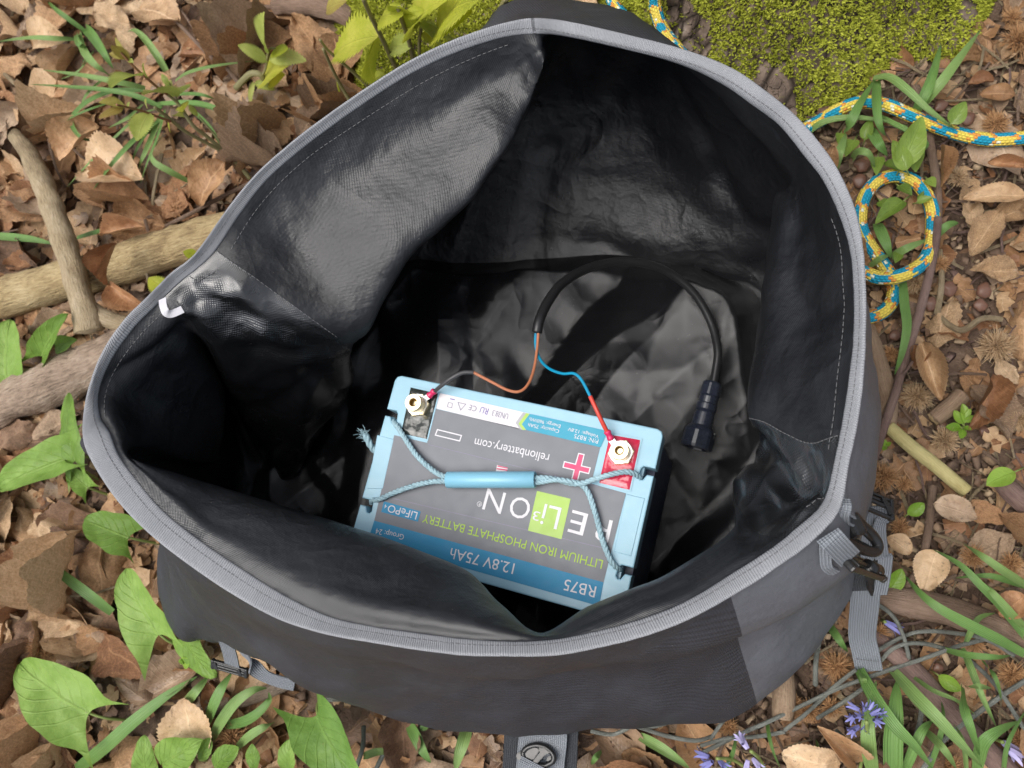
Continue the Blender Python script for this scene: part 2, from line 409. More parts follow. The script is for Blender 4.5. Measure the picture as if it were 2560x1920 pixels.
# a low mossy root to the left
def mound(cx, cy, x, y, rx, ry, h):
    d = ((x - cx) / rx) ** 2 + ((y - cy) / ry) ** 2; return h * max(0, 1 - d) ** .6
rp = [(P(905, 40), .10, .055), (P(1000, 90), .10, .06), (P(1075, 30), .10, .06), (P(870, 150), .07, .055), (P(1020, 170), .12, .05), (P(960, 10), .16, .07)]
def root_z(x, y):
    z = max([mound(q.x, q.y, x, y, r * 1.05, r * .95, h) for q, r, h in rp]); return z + (.008 * N(x * 20, y * 20, 3) if z > .003 else -.03)
x0, x1, y0, y1 = -.62, -.18, .58, 1.12; nx = 90
V, F, U = [], [], []
for j in range(nx + 1):
    for i in range(nx + 1):
        x = x0 + (x1 - x0) * i / nx; y = y0 + (y1 - y0) * j / nx; V.append((x, y, gz(x, y) + root_z(x, y)))
for j in range(nx):
    for i in range(nx): F.append((j * (nx + 1) + i, j * (nx + 1) + i + 1, (j + 1) * (nx + 1) + i + 1, (j + 1) * (nx + 1) + i))
link('root', mesh('root', V, F), TREE, M['bark'])
sp = []
while len(sp) < 26000:
    x, y = rn.uniform(x0, x1), rn.uniform(y0, y1); z = root_z(x, y)
    if z < .012 or (N(x * 16, y * 16, 5) > .42): continue
    e = .004; n = Vector((root_z(x - e, y) - root_z(x + e, y), root_z(x, y - e) - root_z(x, y + e), 2 * e)).normalized(); sp.append((Vector((x, y, gz(x, y) + z)), n))
moss_build('root_moss', sp, TREE, .0038)

# ------------------------------------------------------------------ the climbing rope
t = MT('blue_and_yellow_rope', (.6, .5, .05), .75, .3); uv = t.sep(t.coord('UV'))
NC = 14.0
ua = t.math('MULTIPLY', uv[0], NC); col_ = t.math('FLOOR', ua); par = t.math('MODULO', col_, 2.0)
vb = t.math('ADD', t.math('DIVIDE', uv[1], .0044), t.math('MULTIPLY', par, .5)); row_ = t.math('FLOOR', vb)
wn = t.n('TexWhiteNoise'); wn.noise_dimensions = '2D'; t.l(t.comb(col_, row_), wn.inputs['Vector'])
band_ = t.math('FLOOR', t.math('MULTIPLY', uv[0], 4.0)); off = t.math('MULTIPLY', t.math('MODULO', band_, 2.0), .5)
ph = t.math('FRACT', t.math('ADD', t.math('ADD', t.math('MULTIPLY', t.math('DIVIDE', t.math('MULTIPLY', row_, .0044), .043), 1.0), off), t.math('MULTIPLY', t.math('SUBTRACT', wn.outputs['Value'], .5), .16)))
blue = t.math('LESS_THAN', ph, .43)
edge = t.math('LESS_THAN', t.math('ABSOLUTE', t.math('SUBTRACT', ph, .5)), .09); org = t.math('MULTIPLY', t.math('MAXIMUM', edge, t.math('GREATER_THAN', ph, .92)), t.math('GREATER_THAN', wn.outputs['Value'], .45))
c1 = t.mix(blue, (.80, .62, .10), (.01, .30, .46)); c1 = t.mix(org, c1, (.72, .30, .06)); c1 = t.mix(t.math('GREATER_THAN', wn.outputs['Value'], .95), c1, (.78, .80, .62))
fu = t.math('SINE', t.math('MULTIPLY', t.math('FRACT', ua), math.pi)); fv = t.math('SINE', t.math('MULTIPLY', t.math('FRACT', vb), math.pi)); hh = t.math('MULTIPLY', fu, fv)
t.base(t.mix(t.remap(hh, 0, .5, 0, 1), t.mix(.3, c1, (.03, .03, .03)), c1)); t.bump(hh, .0012); M['rope'] = t.m
zr = .022
rope = [P(2330, 285, zr), P(2212, 298, zr), P(2140, 302, zr), P(2080, 292, zr + .002), P(2020, 272, zr + .006), P(1965, 248, zr + .01), P(1910, 226, zr + .012), P(1860, 221, zr + .012), P(1810, 238, zr + .01), P(1770, 262, zr), P(1735, 285, zr), P(1715, 340, zr), P(1745, 470, zr + .006), P(1790, 630, zr + .012), P(1850, 588, zr + .014),
 P(1900, 600, zr + .018), P(1950, 594, zr + .02), P(1995, 565, zr + .01), P(2013, 515, zr), P(2012, 450, zr), P(1985, 400, zr), P(1940, 380, zr), P(1895, 392, zr), P(1866, 430, zr), P(1858, 480, zr), P(1872, 520, zr), P(1900, 560, zr - .001), P(1925, 600, zr - .002), P(1930, 640, zr - .002), P(1910, 672, zr), P(1872, 686, zr), P(1825, 680, zr), P(1790, 600, zr + .016), P(1760, 480, zr + .02),
 P(1690, 330, zr + .014), P(1600, 225, zr + .06), P(1500, 145, zr + .08), P(1452, 92, zr + .06), P(1428, 55, zr + .05), P(1415, 10, zr + .06), P(1410, -60, zr + .08), P(1350, -130, zr), P(1310, -60, zr), P(1322, 0, zr), P(1352, 40, zr), P(1390, 78, zr), P(1420, 110, zr), P(1440, 150, zr)]
tag(tube('rope', rope, .0078, M['rope'], None, 18, 8), 'blue and yellow braided rope winding from behind the bag to a loop beside it', 'rope')

# ------------------------------------------------------------------ logs, branches, sticks, twigs
def wood(name, lo, mid, hi, crack=.5, scale=30, lichen=None):
    t = MT(name, mid, .85, .25); uvn = t.coord('UV'); co = t.coord()
    mp = t.n('Mapping'); mp.inputs['Scale'].default_value = (6, 5, 1); t.l(uvn, mp.inputs[0])
    gr = t.n('TexNoise', i_Scale=scale * .35, i_Detail=6.0, i_Roughness=.65); t.l(mp.outputs[0], gr.inputs['Vector'])
    cl = t.ramp(t.math('ADD', t.math('MULTIPLY', gr.outputs['Fac'], .55), t.math('MULTIPLY', t.noise(co, 18, 4, .6), .45)), [(.33, lo), (.5, mid), (.66, hi)])
    if lichen: cl = t.mix(t.ramp(t.noise(co, 30, 4, .6), [(.55, (0, 0, 0)), (.66, (1, 1, 1))]), cl, lichen)
    t.base(cl); t.bump(gr.outputs['Fac'], .004 * crack); t.bump(t.noise(co, 160, 4, .6), .0016); return t.m
M['pale_wood'] = wood('barkless_wood', (.14, .09, .045), (.43, .32, .165), (.60, .48, .28), 1.4)
M['log_bark'] = wood('flaking_bark', (.10, .07, .048), (.35, .26, .19), (.50, .40, .31), 1.3)
M['branch_bark'] = wood('pale_branch_bark', (.11, .075, .045), (.41, .315, .19), (.56, .46, .32), 1.3)
M['twig'] = wood('brown_twig', (.09, .055, .04), (.20, .135, .095), (.30, .21, .16), .5)
M['stick_purple'] = wood('purple_brown_stick', (.085, .05, .042), (.19, .125, .105), (.27, .19, .16), .4)
M['stick_green'] = wood('pale_green_stick', (.30, .24, .09), (.46, .40, .18), (.55, .48, .24), .2)
M['lichen_twig'] = wood('grey_lichen_twig', (.10, .10, .085), (.22, .23, .20), (.34, .36, .32), .6)
M['stick_tan'] = wood('tan_stick', (.16, .10, .06), (.30, .205, .135), (.40, .30, .20), .6)
M['wood_core'] = wood('broken_wood', (.26, .17, .08), (.48, .36, .20), (.6, .48, .30), .5)
def rod(pts, r, sides=14, n=8, rough=.06, seed=0):
    p = cr([tuple(q) for q in pts], n)
    return tube_data(p, r, sides, True, lambda i, a, q: rough * N(q[0] * 40 + math.cos(a) * 1.1 + seed, q[1] * 40 + math.sin(a) * 1.1, seed * 3.3) + rough * .5 * N(q[0] * 90 + math.cos(a) * 3, q[1] * 90 + math.sin(a) * 3, 2))
def stick(name, pts, r, mat, label, cat, group=None, sides=14, rough=.07, seed=0, ends=None, extra=(), n=8):
    o = empty(name, pts[0] * .5 + pts[-1] * .5, label, cat, group)
    V, F, U = rod(pts, r, sides, n, rough, seed); link('wood', mesh('wood', V, F, U), o, mat)
    for e in extra:
        V, F, U = rod(e[0], e[1], 10, 6, rough, seed + 5); link('side_branch', mesh('side_branch', V, F, U), o, mat)
    for p, d, rr_ in (ends or ()):
        d = Vector(d).normalized(); a = d.cross(Vector((0, 0, 1))).normalized(); b = a.cross(d); V = [p + d * .002]; F = []; k = 12
        for q in range(k): V.append(p + (a * math.cos(2 * math.pi * q / k) + b * math.sin(2 * math.pi * q / k)) * rr_ * RNG.uniform(.86, 1.0) + d * .0012 * RNG.uniform(-1, 1))
        F = [(0, 1 + q, 1 + (q + 1) % k) for q in range(k)]; link('cut_end', mesh('cut_end', V, F, smooth=False), o, M['wood_core'])
    return o
lg = [P(-260, 715, .02), P(-100, 672, .022), P(20, 640, .025), P(170, 597, .026), P(330, 548, .026), P(460, 510, .026), P(560, 490, .024)]
LOG = stick('log', lg, [.030, .031, .030, .029, .028], M['pale_wood'], 'thick pale log without bark running under the left rim of the bag', 'log', None, 28, .15, 1)
kn = P(408, 575, .045); V, F, U = tube_data(np.array([kn + Vector((0, 0, -.006)), kn + Vector((.001, -.002, .001))]), [.0075, .006], 10); link('knot', mesh('knot', V, F, U), LOG, M['twig'])
stick('log', [P(-200, 950, .02), P(-60, 895, .024), P(60, 850, .026), P(180, 800, .026), P(290, 748, .026), P(380, 705, .024)], [.036, .035, .034, .033, .032], M['log_bark'], 'thick log with flaking reddish bark below the barkless log left of the bag', 'log', None, 28, .20, 9)
stick('branch', [P(28, 290, .03), P(60, 328, .045), P(98, 410, .06), P(128, 490, .068), P(150, 560, .068), P(170, 625, .066), P(186, 680, .062), P(194, 715, .056)], [.010, .0150, .0160, .0165, .017, .019], M['branch_bark'], 'forked pale branch lying across the barkless log', 'branch', None, 20, .17, 4,
      ends=[(P(194, 716, .056), P(194, 716, .056) - P(186, 680, .062), .0185)], extra=[([P(178, 650, .064), P(215, 682, .052), P(255, 697, .045), P(320, 712, .04)], [.012, .0125, .0115])])
stick('stick', [P(2026, 470, .03), P(2022, 520, .03), P(2008, 590, .03), P(1985, 680, .03), P(1960, 760, .032), P(1935, 845, .032), P(1905, 935, .03), P(1885, 995, .028)], [.0042, .0048, .0046, .005], M['stick_purple'], 'long thin purple brown stick lying along the right side of the bag', 'stick', None, 12, .05, 2, extra=[([P(1944, 812, .034), P(1958, 800, .040), P(1972, 780, .046)], [.002, .0012])])
stick('stick', [P(2026, 470, .02), P(2024, 400, .014), P(2012, 330, .012), P(1998, 240, .012), P(1975, 190, .012)], [.0045, .005, .0065], M['twig'], 'dark brown stick passing under the rope beside the mossy trunk', 'stick', None, 12, .06, 3)
stick('stick', [P(1920, 922, .018), P(1965, 962, .02), P(2020, 1005, .02), P(2088, 1062, .018)], [.0072, .0078, .0074], M['stick_green'], 'straight pale yellow green stick without bark on the soil right of the bag', 'stick', None, 14, .03, 5, ends=[(P(1920, 922, .018), (P(1920, 922) - P(1965, 962)), .0085), (P(2088, 1062, .018), P(2088, 1062) - P(2020, 1005), .0086)])
stick('stick', [P(1868, 700, .012), P(1882, 740, .014), P(1900, 800, .014), P(1918, 870, .014), P(1912, 930, .012)], [.010, .011, .0105], M['stick_tan'], 'tan stick pressed against the right side of the bag under the thin stick', 'stick', None, 14, .08, 6)
stick('stick', [P(2018, 905, .014), P(2050, 880, .016), P(2078, 852, .015)], [.009, .0095, .009], M['stick_tan'], 'short pale broken stick beside the folded leaf on the right', 'stick', None, 12, .08, 7, ends=[(P(2017, 906, .014), P(2018, 905) - P(2050, 880), .0085), (P(2079, 851, .015), P(2078, 852) - P(2050, 880), .0085)])
stick('twig', [P(2024, 678, .012), P(2055, 705, .014), P(2082, 712, .014), P(2122, 688, .012), P(2165, 690, .01)], [.003, .0036, .003], M['branch_bark'], 'crooked pale twig on the soil above the folded leaf', 'twig', None, 10, .1, 8, extra=[([P(2024, 678, .012), P(2034, 610, .014), P(2030, 540, .012)], [.0035, .003])])
stick('stick', [P(1885, 1372, .012), P(1975, 1450, .018), P(2062, 1548, .018), P(2170, 1660, .016), P(2260, 1750, .01)], [.009, .0105, .011, .0115], M['stick_purple'], 'thick reddish brown stick slanting through the bluebell leaves at lower right', 'stick', None, 16, .06, 10)
stick('stick', [P(1890, 1290, .016), P(1960, 1300, .018), P(2050, 1320, .02), P(2140, 1352, .02), P(2240, 1390, .016)], [.012, .0155, .015, .014], M['twig'], 'thick brown branch beside the hanging strap on the lower right', 'branch', None, 16, .09, 12)
stick('stick', [P(1692, 1455, .02), P(1694, 1500, .022), P(1690, 1550, .02)], [.011, .012, .011], M['stick_tan'], 'stubby brown stick under the lower right corner of the bag', 'stick', None, 14, .08, 13, ends=[(P(1690, 1551, .02), P(1690, 1550) - P(1694, 1500), .0105)])
stick('twig', [P(1955, 1275, .014), P(1985, 1225, .018), P(2003, 1160, .02), P(2012, 1080, .018), P(2014, 1050, .016)], [.0036, .0042, .0044], M['twig'], 'thin brown twig standing beside the buckles on the right', 'twig', None, 10, .08, 14, extra=[([P(1998, 1130, .02), P(2025, 1110, .02), P(2050, 1096, .016)], [.002, .0014])])
stick('stick', [P(2150, 1020, .01), P(2180, 1060, .014), P(2240, 1110, .012)], [.008, .011, .011], M['stick_purple'], 'dark purple stick running out of the frame beside the small seedling', 'stick', None, 12, .07, 15)
stick('twig', [P(324, 0, .05), P(386, 51, .045), P(452, 120, .04), P(485, 142, .03), P(518, 182, .02)], [.0026, .003, .0036], M['twig'], 'brown twig with a green bud reaching from the top edge over the leaves', 'twig', None, 8, .06, 16, extra=[([P(379, 4, .05), P(419, 62, .045), P(452, 120, .04)], [.002, .0024]), ([P(441, 7, .05), P(463, 66, .045), P(481, 131, .03)], [.002, .0024])])
stick('twig', [P(463, 0, .02), P(540, 15, .02), P(521, 44, .02), P(470, 57, .018), P(419, 66, .016)], [.0026, .0036, .003], M['twig'], 'grey brown crooked twig near the top left of the litter', 'twig', None, 8, .1, 17, extra=[([P(540, 15, .02), P(600, 16, .02), P(650, 30, .018)], [.003, .0036])])
stick('twig', [P(10, 160, .02), P(50, 195, .022), P(85, 220, .02), P(118, 250, .016)], [.0035, .004, .0034], M['branch_bark'], 'thin pale twig lying on the leaves at far left', 'twig', None, 10, .1, 18)
stick('twig', [P(110, 335, .03), P(105, 300, .03), P(120, 360, .03), P(142, 404, .02)], [.0016, .002, .0016], M['twig'], 'very thin reddish twig above the forked branch', 'twig', None, 7, .1, 19)
stick('twig', [P(358, 488, .03), P(410, 462, .034), P(470, 430, .034), P(540, 395, .03)], [.0026, .003, .0028], M['twig'], 'thin straight brown twig lying just above the barkless log', 'twig', None, 8, .06, 20)
stick('root', [P(600, 10, .02), P(660, 8, .03), P(720, 20, .03), P(760, 40, .02)], [.016, .018, .014], M['twig'], 'dark brown dead wood at the top beside the moss', 'root', None, 14, .15, 21)
stick('stick', [P(440, 1540, .01), P(500, 1520, .014), P(560, 1500, .014), P(620, 1478, .012)], [.007, .009, .008], M['log_bark'], 'brown stick half under the bag below the left strap', 'stick', None, 12, .12, 22)
LT = lambda x, y, z=.02: P(1521 + x * .349, 1080 + y * .349, z)
for k, (pts, r, lab) in enumerate([
    ([(-40, 1580), (200, 1460), (400, 1372), (600, 1275), (800, 1180), (980, 1110), (1150, 1050), (1350, 985), (1560, 908), (1780, 850), (2020, 790)], .0027, 'long grey lichen covered twig running right across under the strap end'),
    ([(500, 1425), (620, 1330), (720, 1240), (800, 1160), (940, 1050)], .0026, 'grey lichen covered twig ending under the hanging strap'),
    ([(1070, 935), (1180, 870), (1300, 822), (1420, 812), (1520, 820), (1640, 835), (1740, 862), (1830, 905), (1920, 965)], .0026, 'arching grey twig right of the hanging strap, upper one'),
    ([(1095, 995), (1160, 925), (1250, 890), (1370, 890), (1480, 920), (1600, 965), (1700, 1040), (1790, 1130), (1850, 1210), (1920, 1320), (1990, 1430)], .0027, 'arching grey twig right of the hanging strap, lower one'),
    ([(1340, 1690), (1420, 1570), (1500, 1470), (1650, 1350), (1830, 1220), (2000, 1110)], .0032, 'grey lichen covered twig slanting up to the right edge'),
    ([(1080, 650), (1150, 700), (1200, 765), (1240, 860), (1270, 985)], .0026, 'grey twig curving down past the strap and the purple bud'),
    ([(712, 870), (698, 950), (690, 1040), (690, 1145)], .0032, 'short upright grey twig beside the lower right corner of the bag'),
    ([(-20, 1520), (150, 1475), (320, 1465), (500, 1435)], .0026, 'grey twig lying level at the bottom between the bluebells'),
    ([(700, 1352), (800, 1290), (900, 1225), (985, 1165)], .0026, 'short grey twig crossing below the strap tip'),
    ([(815, 1425), (880, 1490), (965, 1590)], .0026, 'grey twig beside the large curled leaf at the bottom'),
    ([(1350, 1260), (1335, 1380), (1290, 1520), (1210, 1670)], .0032, 'grey twig standing among the bluebell leaves at the bottom'),
    ([(-700, 1430), (-560, 1450), (-420, 1390), (-300, 1400), (-100, 1330)], .0028, 'grey twig behind the lower webbing tab'),
    ([(-420, 1400), (-250, 1455), (-60, 1490), (60, 1460)], .0028, 'grey twig bending down right of the lower webbing tab'),
    ([(40, 1480), (110, 1380), (160, 1340)], .0024, 'short grey twig left of the blue flowers at the bottom')]):
    stick('twig', [LT(x, y, .024 + .012 * ((k * 7 + i) % 3) / 2) for i, (x, y) in enumerate(pts)], r * .8, M['lichen_twig'], lab, 'twig', 'grey lichen twigs below the bag', 8, .16, 30 + k, n=5)
for k, (a, b, lab) in enumerate([((786, 1568), (768, 1662), 'grey twig under the middle of the bag edge, left one'), ((842, 1572), (812, 1662), 'grey twig under the middle of the bag edge, right one'), ((700, 1545), (742, 1650), 'reddish stick beside the big veined leaf at the bottom'), ((690, 1512), (830, 1504), 'grey twig along the bottom edge of the bag')]):
    stick('twig', [P(*a, .02), P((a[0] + b[0]) / 2 + 6, (a[1] + b[1]) / 2, .024), P(*b, .02)], .0028, M['lichen_twig'] if k != 2 else M['stick_tan'], lab, 'twig', 'grey lichen twigs below the bag', 8, .16, 50 + k)
# ------------------------------------------------------------------ the bag
RIM_O = [(1155,40),(1230,48),(1380,82),(1490,112),(1580,148),(1650,195),(1715,248),(1770,310),(1810,370),(1845,450),(1862,530),
 (1868,620),(1868,720),(1862,830),(1850,920),(1832,1000),(1820,1075),(1800,1120),(1745,1175),(1690,1215),(1620,1262),(1500,1330),
 (1400,1370),(1300,1396),(1200,1414),(1100,1416),(1000,1414),(900,1402),(800,1386),(700,1368),(600,1335),(500,1280),(400,1212),
 (320,1148),(255,1080),(205,1005),(182,950),(182,890),(195,830),(225,755),(270,690),(310,650),(345,615),(370,590),(410,560),
 (440,525),(500,440),(560,370),(640,300),(720,240),(800,185),(880,135),(960,95),(1040,65),(1100,48)]
RIM_I = [(1160,72),(1225,78),(1370,110),(1475,140),(1560,180),(1625,225),(1685,270),(1738,335),(1780,390),(1815,465),(1838,540),
 (1846,620),(1846,720),(1835,825),(1822,910),(1806,990),(1790,1060),(1770,1100),(1725,1140),(1670,1185),(1600,1230),(1485,1300),
 (1385,1340),(1290,1366),(1195,1384),(1100,1388),(1000,1382),(905,1370),(808,1356),(712,1334),(618,1290),(528,1235),(432,1170),
 (352,1106),(295,1040),(255,985),(235,935),(215,900),(212,845),(240,775),(290,705),(330,665),(365,630),(392,605),(430,575),
 (465,540),(522,455),(578,385),(655,318),(735,258),(815,203),(893,155),(970,118),(1048,90),(1106,76)]
NS = len(RIM_O); ZR = .40
def keyed(keys, closed=True):
    """spread hand-set rows over all rim stations"""
    ks = sorted(keys); out = []
    pts = {k: [wpt(p) for p in keys[k]] for k in ks}
    for i in range(NS):
        a = max([k for k in ks if k <= i], default=ks[-1] - NS); b = min([k for k in ks if k > i], default=ks[0] + NS)
        t = (i - a) / (b - a); A, B = pts[a % NS], pts[b % NS]
        out.append([A[j].lerp(B[j], t) for j in range(len(A))])
    return out
# rows under the binding: upper, lobe edge, tucked back, low, floor edge
LK = {
 0:  [(1174,100,.38),(1172,140,.36),('w',-.205,.525,.22),('w',-.26,.485,.10),('w',-.32,.40,.025)],
 1:  [('w',-.125,.495,.33),('w',-.14,.545,.24),('w',-.18,.54,.15),('w',-.22,.485,.085),('w',-.26,.395,.025)],
 2:  [('w',-.06,.475,.33),('w',-.065,.525,.24),('w',-.075,.52,.15),('w',-.10,.47,.085),('w',-.13,.39,.025)],
 4:  [('w',.012,.396,.34),('w',.035,.435,.25),('w',.035,.43,.15),('w',.01,.405,.075),('w',-.02,.365,.025)],
 6:  [('w',.06,.325,.34),('w',.08,.345,.25),('w',.09,.35,.15),('w',.07,.34,.06),('w',.045,.33,.025)],
 8:  [(1730,420,.345),(1672,440,.27),('w',.10,.29,.17),('w',.09,.28,.07),('w',.06,.27,.025)],
 10: [(1760,560,.35),(1645,580,.28),('w',.10,.22,.17),('w',.09,.21,.07),('w',.065,.20,.025)],
 13: [(1740,830,.355),(1612,840,.29),('w',.09,.13,.17),('w',.085,.12,.07),('w',.06,.11,.025)],
 14: [(1740,930,.36),(1612,890,.29),('w',.08,.09,.17),('w',.075,.08,.07),('w',.055,.07,.025)],
 16: [(1730,1050,.36),(1628,985,.27),('w',.06,.04,.17),('w',.06,.02,.07),('w',.05,0,.025)],
 18: [(1660,1120,.36),(1590,1075,.27),('w',.04,-.01,.17),('w',.05,-.05,.07),('w',.03,-.07,.025)],
 20: [(1580,1195,.375),(1570,1150,.32),('w',0,-.03,.2),('w',.01,-.08,.08),('w',-.02,-.10,.025)],
 21: [(1470,1275,.38),(1440,1240,.345),('w',-.06,-.04,.22),('w',-.06,-.10,.08),('w',-.06,-.11,.025)],
 23: [(1280,1345,.385),(1270,1315,.355),('w',-.13,-.05,.24),('w',-.13,-.11,.08),('w',-.13,-.115,.025)],
 24: [(1185,1375,.385),(1160,1372,.355),('w',-.165,-.06,.24),('w',-.17,-.11,.08),('w',-.17,-.12,.025)],
 25: [(1098,1360,.385),(1082,1300,.335),('w',-.20,-.04,.26),('w',-.20,-.12,.08),('w',-.21,-.12,.025)],
 26: [(1005,1335,.385),(1010,1228,.325),('w',-.22,-.03,.27),('w',-.24,-.12,.08),('w',-.25,-.12,.025)],
 28: [(800,1290,.385),(830,1158,.325),('w',-.30,-.02,.25),('w',-.33,-.11,.08),('w',-.34,-.12,.025)],
 30: [(635,1220,.385),(660,1104,.325),('w',-.40,-.01,.22),('w',-.43,-.09,.08),('w',-.44,-.10,.025)],
 32: [(450,1125,.385),(470,1050,.335),('w',-.48,.02,.2),('w',-.52,-.05,.08),('w',-.51,-.07,.025)],
 34: [(320,1025,.39),(330,1012,.36),('w',-.55,.08,.22),('w',-.58,.02,.08),('w',-.55,-.02,.025)],
 35: [(275,985,.385),(268,990,.36),('w',-.565,.105,.22),('w',-.59,.05,.08),('w',-.57,.01,.025)],
 36: [(275,950,.375),(330,985,.30),('w',-.57,.12,.2),('w',-.60,.08,.08),('w',-.58,.04,.025)],
 37: [(280,920,.365),(450,1000,.20),('w',-.58,.14,.12),('w',-.60,.11,.06),('w',-.585,.08,.025)],
 38: [(290,870,.355),(482,925,.21),('w',-.58,.17,.13),('w',-.60,.15,.06),('w',-.59,.11,.025)],
 39: [(320,800,.355),(478,845,.24),('w',-.57,.20,.14),('w',-.60,.18,.06),('w',-.59,.13,.025)],
 41: [(385,712,.365),(432,728,.30),('w',-.55,.23,.18),('w',-.59,.21,.08),('w',-.575,.15,.025)],
 42: [(400,680,.385),(470,750,.335),(510,870,.22),(560,970,.09),(575,1040,.028)],
 43: [(455,655,.38),(570,755,.315),(610,870,.225),(620,985,.09),(602,1060,.028)],
 44: [(520,630,.375),(655,755,.30),(690,860,.21),(665,965,.08),(640,1010,.028)],
 45: [(560,610,.37),(742,738,.30),(755,800,.16),(715,870,.06),(690,905,.028)],
 46: [(610,520,.36),(792,722,.295),('w',-.50,.33,.14),('w',-.50,.34,.06),('w',-.48,.33,.025)],
 48: [(715,400,.36),(885,562,.32),('w',-.42,.42,.18),('w',-.43,.41,.07),('w',-.42,.385,.025)],
 50: [(875,300,.355),(1010,440,.325),('w',-.36,.49,.2),('w',-.37,.46,.08),('w',-.40,.405,.025)],
 52: [(1020,205,.36),(1092,322,.335),('w',-.31,.53,.21),('w',-.33,.49,.08),('w',-.38,.41,.025)],
 53: [(1090,160,.362),(1128,252,.33),('w',-.28,.535,.21),('w',-.31,.49,.08),('w',-.37,.41,.025)],
}
ROWS = keyed(LK)
r0 = [P(x, y, ZR) for x, y in RIM_O]; r1 = [P(x, y, ZR - .009) for x, y in RIM_I]
grid = np.array([[tuple(r0[i]), tuple(r1[i])] + [tuple(q) for q in ROWS[i]] for i in range(NS)])       # station x row x 3
UN, VN = 8, 12
g = np.stack([cr(grid[:, j], UN, closed=True) for j in range(grid.shape[1])], axis=1)
g = np.stack([cr(g[i], VN) for i in range(len(g))])                                                   # (NS*UN) x nv x 3
NU, NV = g.shape[0], g.shape[1]
def arc_uv(g):
    du = np.linalg.norm(np.roll(g, -1, 0) - g, axis=2).mean(1); u = np.concatenate([[0], np.cumsum(du)])
    dv = np.linalg.norm(np.diff(g, axis=1), axis=2); v = np.concatenate([np.zeros((g.shape[0], 1)), np.cumsum(dv, axis=1)], axis=1)
    return u, v
def grid_normals(g):
    a = np.roll(g, -1, 0) - np.roll(g, 1, 0); b = np.gradient(g, axis=1); n = np.cross(a, b)
    return n / (np.linalg.norm(n, axis=2)[:, :, None] + 1e-12)
def ridged(p, s, oct=3):
    v, a, f = 0.0, 1.0, s
    for k in range(oct):
        v += a * (1 - abs(N(p[0] * f, p[1] * f, p[2] * f + k * 9.1)) * 2); a *= .45; f *= 2.1
    return v
nrm = grid_normals(g); gl = g.copy()
row_of = np.arange(NV) / VN
for i in range(NU):
    st = i / UN
    gus = max(0, 1 - abs(st - 43.5) / 1.8) + max(0, 1 - abs(st - 16.2) / 2.6)
    back = max(0, 1 - abs(st - 3) / 4)
    for j in range(NV):
        rw = row_of[j]; k = min(1, max(0, (rw - 1.05) / .9))
        p = g[i, j]
        d = .006 * N(p[0] * 9, p[1] * 9, p[2] * 9) + .0035 * (ridged(p * np.array([1, 1, .6]), 11, 2) - .6)
        fr_ = max(0, min(1, min(st - 19, 37 - st) / 2)); pan = max(0, min(1, min(st - 45, 54 - st) / 1.5)); d *= 1 - .7 * fr_ - .45 * pan
        d += gus * (.011 * facet(i * .11 + rw * .5, rw * 2.3 - i * .03, 4) + .0045 * facet(i * .23, rw * 5, 5) + .004 * (ridged(p + 5, 13, 2) - .8)) + .0022 * facet(i * .06 + rw, rw * 1.6, 6) * (1 - gus) + (1 - fr_) * (1 - pan) * .007 * max(0, 1 - abs(N(p[0] * 6 + 1, p[1] * 6, p[2] * 5)) * 5) ** 2 + back * .010 * N(p[0] * 7 + 3, p[1] * 7, p[2] * 10)
        if st > 52.6 or st < 1.2: k *= .12
        gl[i, j] = p + nrm[i, j] * d * k
uA, vA = arc_uv(g)
BAG = empty('duffel_bag', (-.22, .2, 0), 'wide open black waterproof duffel bag with grey edged rim standing on the leaf litter', 'bag')
def grid_part(name, g, cols, rows, mat, parent, off=0.0, two=False):
    """a piece of the bag's wall: columns (may wrap) x rows"""
    nn = grid_normals(g); V, U, F = [], [], []
    nr = len(rows)
    for c in cols:
        for j in rows:
            V.append(g[c % NU, j] + nn[c % NU, j] * off); U.append((uA[c % NU] + (uA[-1] if c >= NU else 0), vA[c % NU, j]))
    for a in range(len(cols) - 1):
        for b in range(nr - 1): F.append((a * nr + b, a * nr + b + 1, (a + 1) * nr + b + 1, (a + 1) * nr + b))
    return link(name, mesh(name, V, F, U), parent, mat)
rr = list(range(0, NV))
c = lambda s: int(round(s * UN))
grid_part('back_lining', gl, list(range(c(45), c(55 + 14.4) + 1)), rr, M['lining'], BAG)
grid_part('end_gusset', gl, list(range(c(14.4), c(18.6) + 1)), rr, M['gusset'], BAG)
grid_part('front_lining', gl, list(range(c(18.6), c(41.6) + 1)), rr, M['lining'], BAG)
grid_part('end_gusset', gl, list(range(c(41.6), c(45) + 1)), rr, M['gusset'], BAG)
